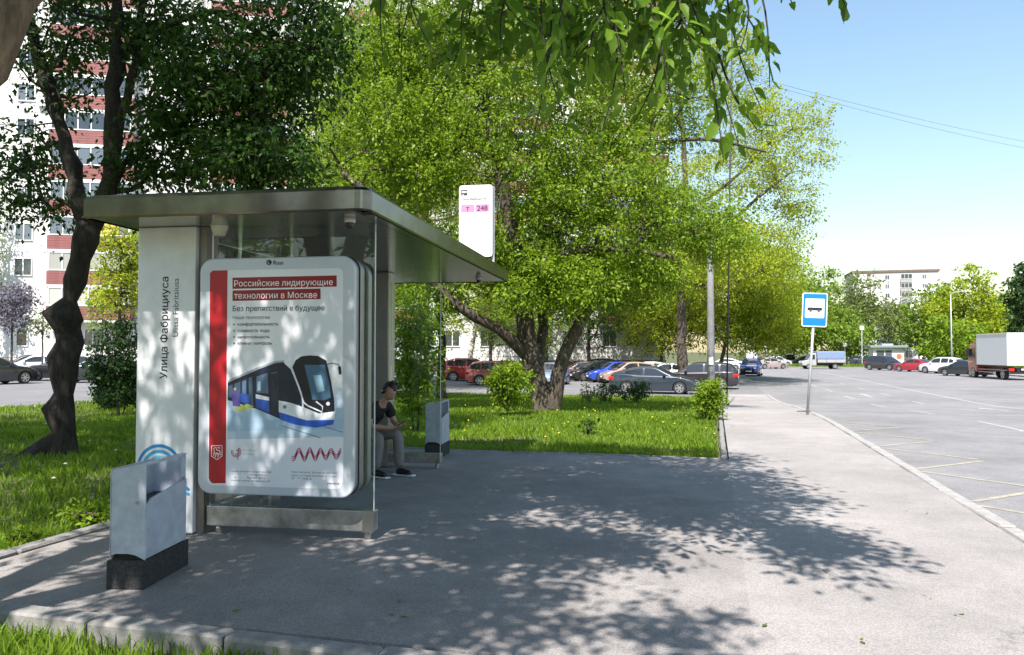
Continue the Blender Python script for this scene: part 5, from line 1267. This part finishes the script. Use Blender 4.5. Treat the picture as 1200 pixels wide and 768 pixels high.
car('saloon', cg(118, 43), HD(-150), paint('dark_c', (.02, .024, .035), .3), 'dark blue car between the gnarled trunk and the dark shrub', YC)

# box lorry with red cab (local x forward)
lr = empty('box_lorry', cg(1178, 64, -.12), HD(96), 'lorry with a white box body and red cab parked at the right edge', 'lorry', RG)
redp = paint('lorry_red', (.22, .03, .025), .1); tarp_w = principled('box_white', (.66, .67, .68), .5, vary=.03)
bx = MB().bbox(-3.1, 2.4, -1.25, 1.25, 1.15, 3.75, .04).build('box_body', tarp_w, lr)
for s in (-1, 1): MB().box(-3.13, -3.10, s*.62 - .58, s*.62 + .58, 1.25, 3.65).build('rear_door', principled('box_door_white', (.7, .7, .7), .45), lr)
MB().box(-3.12, 2.42, -1.27, -1.25, 3.62, 3.74).build('top_rail', MAT['steel'], lr); MB().box(-3.12, 2.42, 1.25, 1.27, 3.62, 3.74).build('top_rail', MAT['steel'], lr)
MB().box(-3.0, 4.2, -.5, .5, .62, .95).build('chassis', MAT['black'], lr)
MB().prism([(2.55, .55), (4.35, .55), (4.42, 1.5), (4.15, 2.75), (3.9, 2.95), (2.55, 2.98)], 'y', -1.15, 1.15).build('cab', redp, lr, bevel=.08)
MB().prism([(2.6, 2.99), (3.8, 2.97), (2.7, 3.6), (2.6, 3.6)], 'y', -1.0, 1.0).build('wind_deflector', redp, lr, bevel=.05)
for s in (-1, 1):
    MB().prism([(3.0, 1.75), (4.12, 1.75), (3.98, 2.55), (3.0, 2.6)], 'y', s*1.16 - .008, s*1.16 + .008).build('side_window', MAT['carglass'], lr)
    MB().box(4.0, 4.2, s*1.3 - .12, s*1.3 + .12, 1.9, 2.5).build('mirror', MAT['black'], lr)
    MB().box(-2.9, -2.2 + 4.4, s*1.18 - .02, s*1.18 + .02, .75, .83).build('side_guard', redp, lr)
    MB().box(-1.0, 2.2, s*1.18 - .02, s*1.18 + .02, .55, .62).build('side_guard', redp, lr)
    MB().bbox(-3.14, -3.05, s*.95 - .2, s*.95 + .2, .72, .95, .02).build('taillight', MAT['taillight'], lr)
    MB().box(-2.75, -1.35, s*1.0 - .24, s*1.0 + .24, 1.02, 1.06).build('mudguard', MAT['black'], lr)
    for x in (-2.05, 3.35):
        if .47 not in WHEELS: WHEELS[.47] = wheel_mesh(.47, .3)
        t = bpy.data.objects.new('wheel', WHEELS[.47][0]); link(t, lr); t.location = (x, s*1.0, .47); t.rotation_euler = (-s*math.pi/2, 0, 0)
        q = bpy.data.objects.new('rim', WHEELS[.47][1]); link(q, t); q.location = (0, 0, .1)
MB().prism([(4.40, 1.62), (4.17, 2.66)] + [(4.19, 2.66), (4.43, 1.62)], 'y', -1.0, 1.0).build('windscreen', MAT['carglass'], lr)
MB().box(-3.2, -3.06, -1.1, 1.1, .5, .66).build('rear_bumper', MAT['black'], lr)
MB().box(-3.15, -3.14, -.26, .26, .8, .92).build('number_plate', MAT['plate'], lr)
# small tarpaulin lorry on the cross street
tl = empty('tarpaulin_lorry', cg(965, 101.1, -.12), HD(188), 'small grey lorry with a blue grey tarpaulin bed crossing the junction', 'lorry')
gp = principled('lorry_grey', (.32, .32, .31), .45, vary=.06); tarp = principled('tarpaulin_blue', (.16, .22, .34), .5, vary=.12, scale=3)
MB().prism([(1.15, .45), (2.85, .45), (2.95, .75), (2.85, 1.05), (2.2, 1.2), (1.75, 1.95), (1.6, 2.05), (1.15, 2.05)], 'y', -.95, .95).build('cab', gp, tl, bevel=.06)
for s in (-1, 1):
    MB().prism([(1.35, 1.25), (2.08, 1.25), (1.72, 1.82), (1.35, 1.86)], 'y', s*.96 - .008, s*.96 + .008).build('side_window', MAT['carglass'], tl)
    MB().bbox(2.72, 2.95, s*.72 - .14, s*.72 + .14, .78, .98, .02).build('headlight', MAT['headlight'], tl)
    for x in (2.1, -1.15):
        t = bpy.data.objects.new('wheel', WHEELS[.355][0]); link(t, tl); t.location = (x, s*.85, .355); t.rotation_euler = (-s*math.pi/2, 0, 0)
        q = bpy.data.objects.new('rim', WHEELS[.355][1]); link(q, t); q.location = (0, 0, .06)
    for k in range(3): MB().box(-2.35 + k*1.14, -2.35 + k*1.14 + 1.1, s*1.02 - .02, s*1.02 + .02, .85, 1.25).build('drop_side', gp, tl)
MB().prism([(2.79, 1.10), (2.22, 1.235), (1.79, 1.93), (1.82, 1.95), (2.25, 1.25)], 'y', -.82, .82).build('windscreen', MAT['carglass'], tl)
MB().box(-2.4, 1.1, -1.0, 1.0, .72, .85).build('bed', MAT['black'], tl)
MB().bbox(-2.38, 1.08, -1.0, 1.0, 1.25, 2.3, .12).build('tarpaulin', tarp, tl)
MB().box(-2.3, 2.5, -.4, .4, .45, .7).build('chassis', MAT['black'], tl)

# ------------------------------------------------------------------ person on the shelter bench
def skin_mesh(name, V, E, Rd, root=0, sub=2):
    me = bpy.data.meshes.new(name); me.from_pydata(V, E, []); me.update()
    o = bpy.data.objects.new(name, me); COL.objects.link(o)
    md = o.modifiers.new('skin', 'SKIN'); md.use_smooth_shade = True; md.branch_smoothing = .6
    sv = me.skin_vertices[0].data
    for i, r in enumerate(Rd): sv[i].radius = (r, r) if not isinstance(r, tuple) else r
    for i in range(len(V)): sv[i].use_root = (i == root)
    s = o.modifiers.new('sub', 'SUBSURF'); s.levels = sub; s.render_levels = sub
    dg = bpy.context.evaluated_depsgraph_get(); out = bpy.data.meshes.new_from_object(o.evaluated_get(dg))
    COL.objects.unlink(o); bpy.data.objects.remove(o); return out
seat = sh.matrix_basis @ Vector((-1.31, 3.44, 0))
pr = empty('person', seat, SH_ROT - .32, 'person in black T shirt and grey trousers sitting hunched over a phone in the shelter', 'person')
skin_m = principled('skin', (.42, .25, .18), .5, vary=.05); shirt_m = principled('black_cotton', (.012, .012, .014), .85, bump=.2, bscale=40)
trouser_m = principled('grey_trousers', (.2, .19, .18), .85, vary=.12, scale=14, bump=.3, bscale=25); hair_m = principled('dark_hair', (.014, .011, .010), .5)
# joints: x forward (towards the road), y to the far side, z up
J = dict(pel=(0, 0, .56), sp=(.09, 0, .74), ch=(.235, 0, .87), nk=(.33, 0, .955), hb=(.375, 0, 1.01), hd=(.41, 0, 1.085),
         sR=(.24, -.18, .90), eR=(.29, -.235, .655), wR=(.51, -.09, .63), hR=(.565, -.06, .64), sL=(.25, .18, .90), eL=(.33, .235, .66), wL=(.53, .06, .635), hL=(.585, .035, .65),
         tR=(.02, -.10, .53), kR=(.37, -.15, .525), aR=(.31, -.14, .10), bR=(.30, -.14, .06), oR=(.49, -.16, .035), tL=(.02, .10, .53), kL=(.46, .13, .53), aL=(.49, .12, .10), bL=(.48, .12, .06), oL=(.67, .13, .035))
def jm(keys, edges, rad):
    return [J[k] for k in keys], [(keys.index(a), keys.index(b)) for a, b in edges], [rad[k] for k in keys]
bk = ['pel', 'sp', 'ch', 'nk', 'hb', 'sR', 'eR', 'wR', 'sL', 'eL', 'wL', 'tR', 'kR', 'aR', 'tL', 'kL', 'aL']
V, E, Rd = jm(bk, [('pel', 'sp'), ('sp', 'ch'), ('ch', 'nk'), ('nk', 'hb'), ('ch', 'sR'), ('sR', 'eR'), ('eR', 'wR'), ('ch', 'sL'), ('sL', 'eL'), ('eL', 'wL'), ('pel', 'tR'), ('tR', 'kR'), ('kR', 'aR'), ('pel', 'tL'), ('tL', 'kL'), ('kL', 'aL')],
               dict(pel=.11, sp=.105, ch=.105, nk=.05, hb=.052, sR=.055, eR=.04, wR=.028, sL=.055, eL=.04, wL=.028, tR=.08, kR=.055, aR=.04, tL=.08, kL=.055, aL=.04))
# hands: palm and five fingers each, joined to the wrist
def hand(side, w, h):
    w = Vector(J[w]); h = Vector(J[h]); i0 = bk.index('w' + side); d = (h - w).normalized(); 
    V.append(tuple(h)); Rd.append((.030, .02)); ip = len(V) - 1; E.append((i0, ip))
    lat = Vector((0, 1, 0)) - d*d.y; lat.normalize(); upv = Vector((0, 0, 1))
    for k in range(4):
        f0 = h + d*.02 + lat*(-.024 + .016*k); l = (.032, .038, .036, .028)[k]
        f1 = f0 + d*l + upv*.004; f2 = f1 + d*l*.45 + upv*.026
        b = len(V); V.extend([tuple(f0), tuple(f1), tuple(f2)]); Rd.extend([.0095, .0085, .0075]); E.extend([(ip, b), (b, b+1), (b+1, b+2)])
    s = 1 if side == 'R' else -1
    t0 = h + lat*s*.028 + upv*.012; t1 = t0 + d*.03 + upv*.022 - lat*s*.004; t2 = t1 + d*.022 + upv*.008 - lat*s*.01
    b = len(V); V.extend([tuple(t0), tuple(t1), tuple(t2)]); Rd.extend([.011, .0095, .008]); E.extend([(ip, b), (b, b+1), (b+1, b+2)])
hand('R', 'wR', 'hR'); hand('L', 'wL', 'hL')
body_me = skin_mesh('body', V, E, Rd)
# head sculpted as a shaped ball with nose, brow, chin; merged into the same mesh
bm = bmesh.new(); bm.from_mesh(body_me)
tb = bmesh.new(); bmesh.ops.create_uvsphere(tb, u_segments=28, v_segments=20, radius=1)
HR = Matrix.Translation(J['hd']) @ Matrix.Rotation(math.radians(34), 4, 'Y') @ Matrix.Rotation(math.radians(-10), 4, 'Z')
for v in tb.verts:
    x, y, z = v.co; X = x*.098; Y = y*.074; Zz = z*.118
    if z < -.1: X *= 1 + (.10 if x > 0 else -.35*min(1, (-z-.1)/.6)); Y *= 1 - .3*(-z-.1)
    if x > .75 and abs(y) < .3 and -.35 < z < .15: X += .024*(1 - abs(y)/.3)*(1 - abs(z + .18)/.36 if abs(z + .18) < .36 else 0)
    if x > .55 and .12 < z < .35: X += .006
    if x > .6 and abs(y) < .25 and -.62 < z < -.45: X += .008
    if x > .5 and .0 < z < .14 and .2 < abs(y) < .55: X -= .008
    v.co = Vector((X, Y, Zz))
for s in (-1, 1):
    e = bmesh.ops.create_uvsphere(tb, u_segments=10, v_segments=8, radius=1)
    for v in e['verts']: v.co = Vector((v.co.x*.02 - .005, v.co.y*.009 + s*.075, v.co.z*.032 - .005))
bmesh.ops.transform(tb, matrix=HR, verts=tb.verts)
tm = bpy.data.meshes.new('t'); tb.to_mesh(tm); tb.free(); bm.from_mesh(tm); bpy.data.meshes.remove(tm)
bm.to_mesh(body_me); bm.free(); mesh_obj('body', body_me, skin_m, pr, True)
for s in (-1, 1):
    q = HR @ Vector((.083, s*.03, .012)); MB().lathe([(.001, -.008), (.008, -.005), (.0105, 0), (.008, .005), (.001, .008)], 10, M=Matrix.Translation(q)).build('eye', MAT['black'], pr, True)
q = HR @ Vector((.088, 0, -.062)); MB().bbox(-.006, .006, -.022, .022, -.005, .004, .003, M=HR @ Matrix.Translation((.09, 0, -.06))).build('mouth', principled('lips', (.3, .12, .1), .5), pr, True)
hm = MB(); tb = bmesh.new(); bmesh.ops.create_uvsphere(tb, u_segments=26, v_segments=18, radius=1)
kill = []
for v in tb.verts:
    x, y, z = v.co; k = 1 + .05*noise.noise(v.co*4) + .03*noise.noise(v.co*9)
    front = x > .15 and z < .42 + .25*abs(y)
    side_ = z < -.25 and x > -.55
    low = z < -.62
    if front or side_ or low: kill.append(v)
    v.co = Vector((x*.112*k - .006, y*.087*k, z*.131*k + .006))
bmesh.ops.delete(tb, geom=kill, context='VERTS')
bmesh.ops.transform(tb, matrix=HR, verts=tb.verts); hme = bpy.data.meshes.new('hair'); tb.to_mesh(hme); tb.free()
ho = mesh_obj('hair', hme, hair_m, pr, True); sol = ho.modifiers.new('s', 'SOLIDIFY'); sol.thickness = .014; sol.offset = -1
# headphones band and cup
hb_ = [HR @ Vector((-.01, .108*math.cos(a), .02 + .135*math.sin(a))) for a in [math.pi*i/14 for i in range(15)]]
hp = MB().tube(hb_, .011, 8).build('headphone_band', MAT['black'], pr, True)
for s in (-1, 1):
    MB().lathe([(.036, -.014), (.04, 0), (.03, .016), (.012, .02)], 16, M=HR @ Matrix.Translation((-.01, s*.098, .0)) @ Matrix.Rotation(-s*math.pi/2, 4, 'X')).build('ear_cup', MAT['black'], pr, True)
    MB().lathe([(.012, .02), (.012, .023)], 10, M=HR @ Matrix.Translation((-.01, s*.098, .0)) @ Matrix.Rotation(-s*math.pi/2, 4, 'X')).build('ear_cup_badge', MAT['plate'], pr, True)
# shirt, trousers, shoes over the body
K1 = dict(J); 
def clothing(name, pts, edges, rad, mat, root=0):
    o = mesh_obj(name, skin_mesh(name, pts, edges, rad, root), mat, pr, True); return o
hRs = Vector(J['sR']).lerp(Vector(J['eR']), .72); hLs = Vector(J['sL']).lerp(Vector(J['eL']), .72)
clothing('t_shirt', [(-.01, 0, .53), J['sp'], J['ch'], (.305, 0, .93), J['sR'], tuple(hRs), J['sL'], tuple(hLs)], [(0, 1), (1, 2), (2, 3), (2, 4), (4, 5), (2, 6), (6, 7)], [(.15, .17), (.135, .15), (.13, .15), .07, .085, .068, .085, .068], shirt_m, 1)
clothing('trousers', [(0, 0, .535), J['tR'], J['kR'], tuple(Vector(J['kR']).lerp(Vector(J['aR']), .5)), (J['aR'][0], J['aR'][1], .10), J['tL'], J['kL'], tuple(Vector(J['kL']).lerp(Vector(J['aL']), .5)), (J['aL'][0], J['aL'][1], .10)],
         [(0, 1), (1, 2), (2, 3), (3, 4), (0, 5), (5, 6), (6, 7), (7, 8)], [.125, .105, .083, .074, .07, .105, .083, .074, .07], trouser_m)
for s in ('R', 'L'):
    b, t = Vector(J['b'+s]), Vector(J['o'+s])
    clothing('shoe', [(b.x - .04, b.y, .05), (b.x + .03, b.y, .06), (b.x + .1, b.y + (t.y-b.y)*.4, .052), (t.x, t.y, .04)], [(0, 1), (1, 2), (2, 3)], [(.042, .042), (.05, .052), (.046, .042), (.04, .032)], MAT['black'])
    d = (t - b); a = math.atan2(d.y, d.x)
    MB().bbox(-.085, .235, -.046, .046, .004, .022, .008, M=Matrix.Translation((b.x, b.y, 0)) @ Matrix.Rotation(a, 4, 'Z')).build('sole', MAT['plate'], pr)
rg = random.Random(4)
strokes('shirt_print', [[(.0 + .012*math.sin(k*1.9) + .03*j, .80 + .016*k) for k in range(6)] for j in range(3)], .009, principled('print_pale', (.45, .42, .45), .7), pr, lambda a, b: Vector((.25 + a*.75, -.155 - (.05 - a)*.2, b - .06)))
hmid = (Vector(J['hR']) + Vector(J['hL'])) / 2 + Vector((.03, 0, .03))
ph = empty('phone', pr.matrix_basis @ hmid, SH_ROT, 'black mobile phone held in both hands by the seated person', 'phone')
PM = Matrix.Rotation(math.radians(-42), 4, 'Y')
MB().bbox(-.072, .072, -.035, .035, -.004, .004, .003, M=PM).build('case', MAT['black'], ph)
MB().box(-.066, .066, -.031, .031, .0045, .005, M=PM).build('screen', MAT['carglass'], ph)

# ------------------------------------------------------------------ the yard and the road fall away gently beyond the lawn
def sstep(t): t = min(1, max(0, t)); return t*t*(3 - 2*t)
def fall(x, y): return -.56 * sstep((y - 18) / 21) * sstep((x + 26) / 12)
for o in list(COL.objects):
    if o.parent or o.type not in ('MESH', 'EMPTY') or o.name.startswith('overhead_cable'): continue
    if o.type == 'MESH':
        me = o.data
        if o.get('kind') == 'structure' or o.name.startswith('centre_line'):
            bm = bmesh.new(); bm.from_mesh(me)
            for k in range(15): bmesh.ops.bisect_plane(bm, geom=bm.verts[:] + bm.edges[:] + bm.faces[:], plane_co=(0, 17.5 + k*1.6, 0), plane_no=(0, 1, 0))
            for k in range(9): bmesh.ops.bisect_plane(bm, geom=bm.verts[:] + bm.edges[:] + bm.faces[:], plane_co=(-26.5 + k*1.6, 0, 0), plane_no=(1, 0, 0))
            bm.to_mesh(me); bm.free()
        n = len(me.vertices); co = np.zeros(n*3, np.float32); me.vertices.foreach_get('co', co); co = co.reshape(-1, 3)
        t = np.clip((co[:, 1] - 18)/21, 0, 1); w = np.clip((co[:, 0] + 26)/12, 0, 1)
        co[:, 2] -= .56 * t*t*(3-2*t) * w*w*(3-2*w)
        me.vertices.foreach_set('co', co.ravel()); me.update()
    elif o.name.endswith('kerb'):
        for c in o.children:
            p = o.matrix_basis @ c.location; u = o.matrix_basis.to_3x3() @ Vector((.5, 0, 0))
            c.location.z += fall(p.x, p.y); c.rotation_euler.y -= math.atan(fall(p.x + u.x, p.y + u.y) - fall(p.x - u.x, p.y - u.y))
    else: o.location.z += fall(o.location.x, o.location.y)
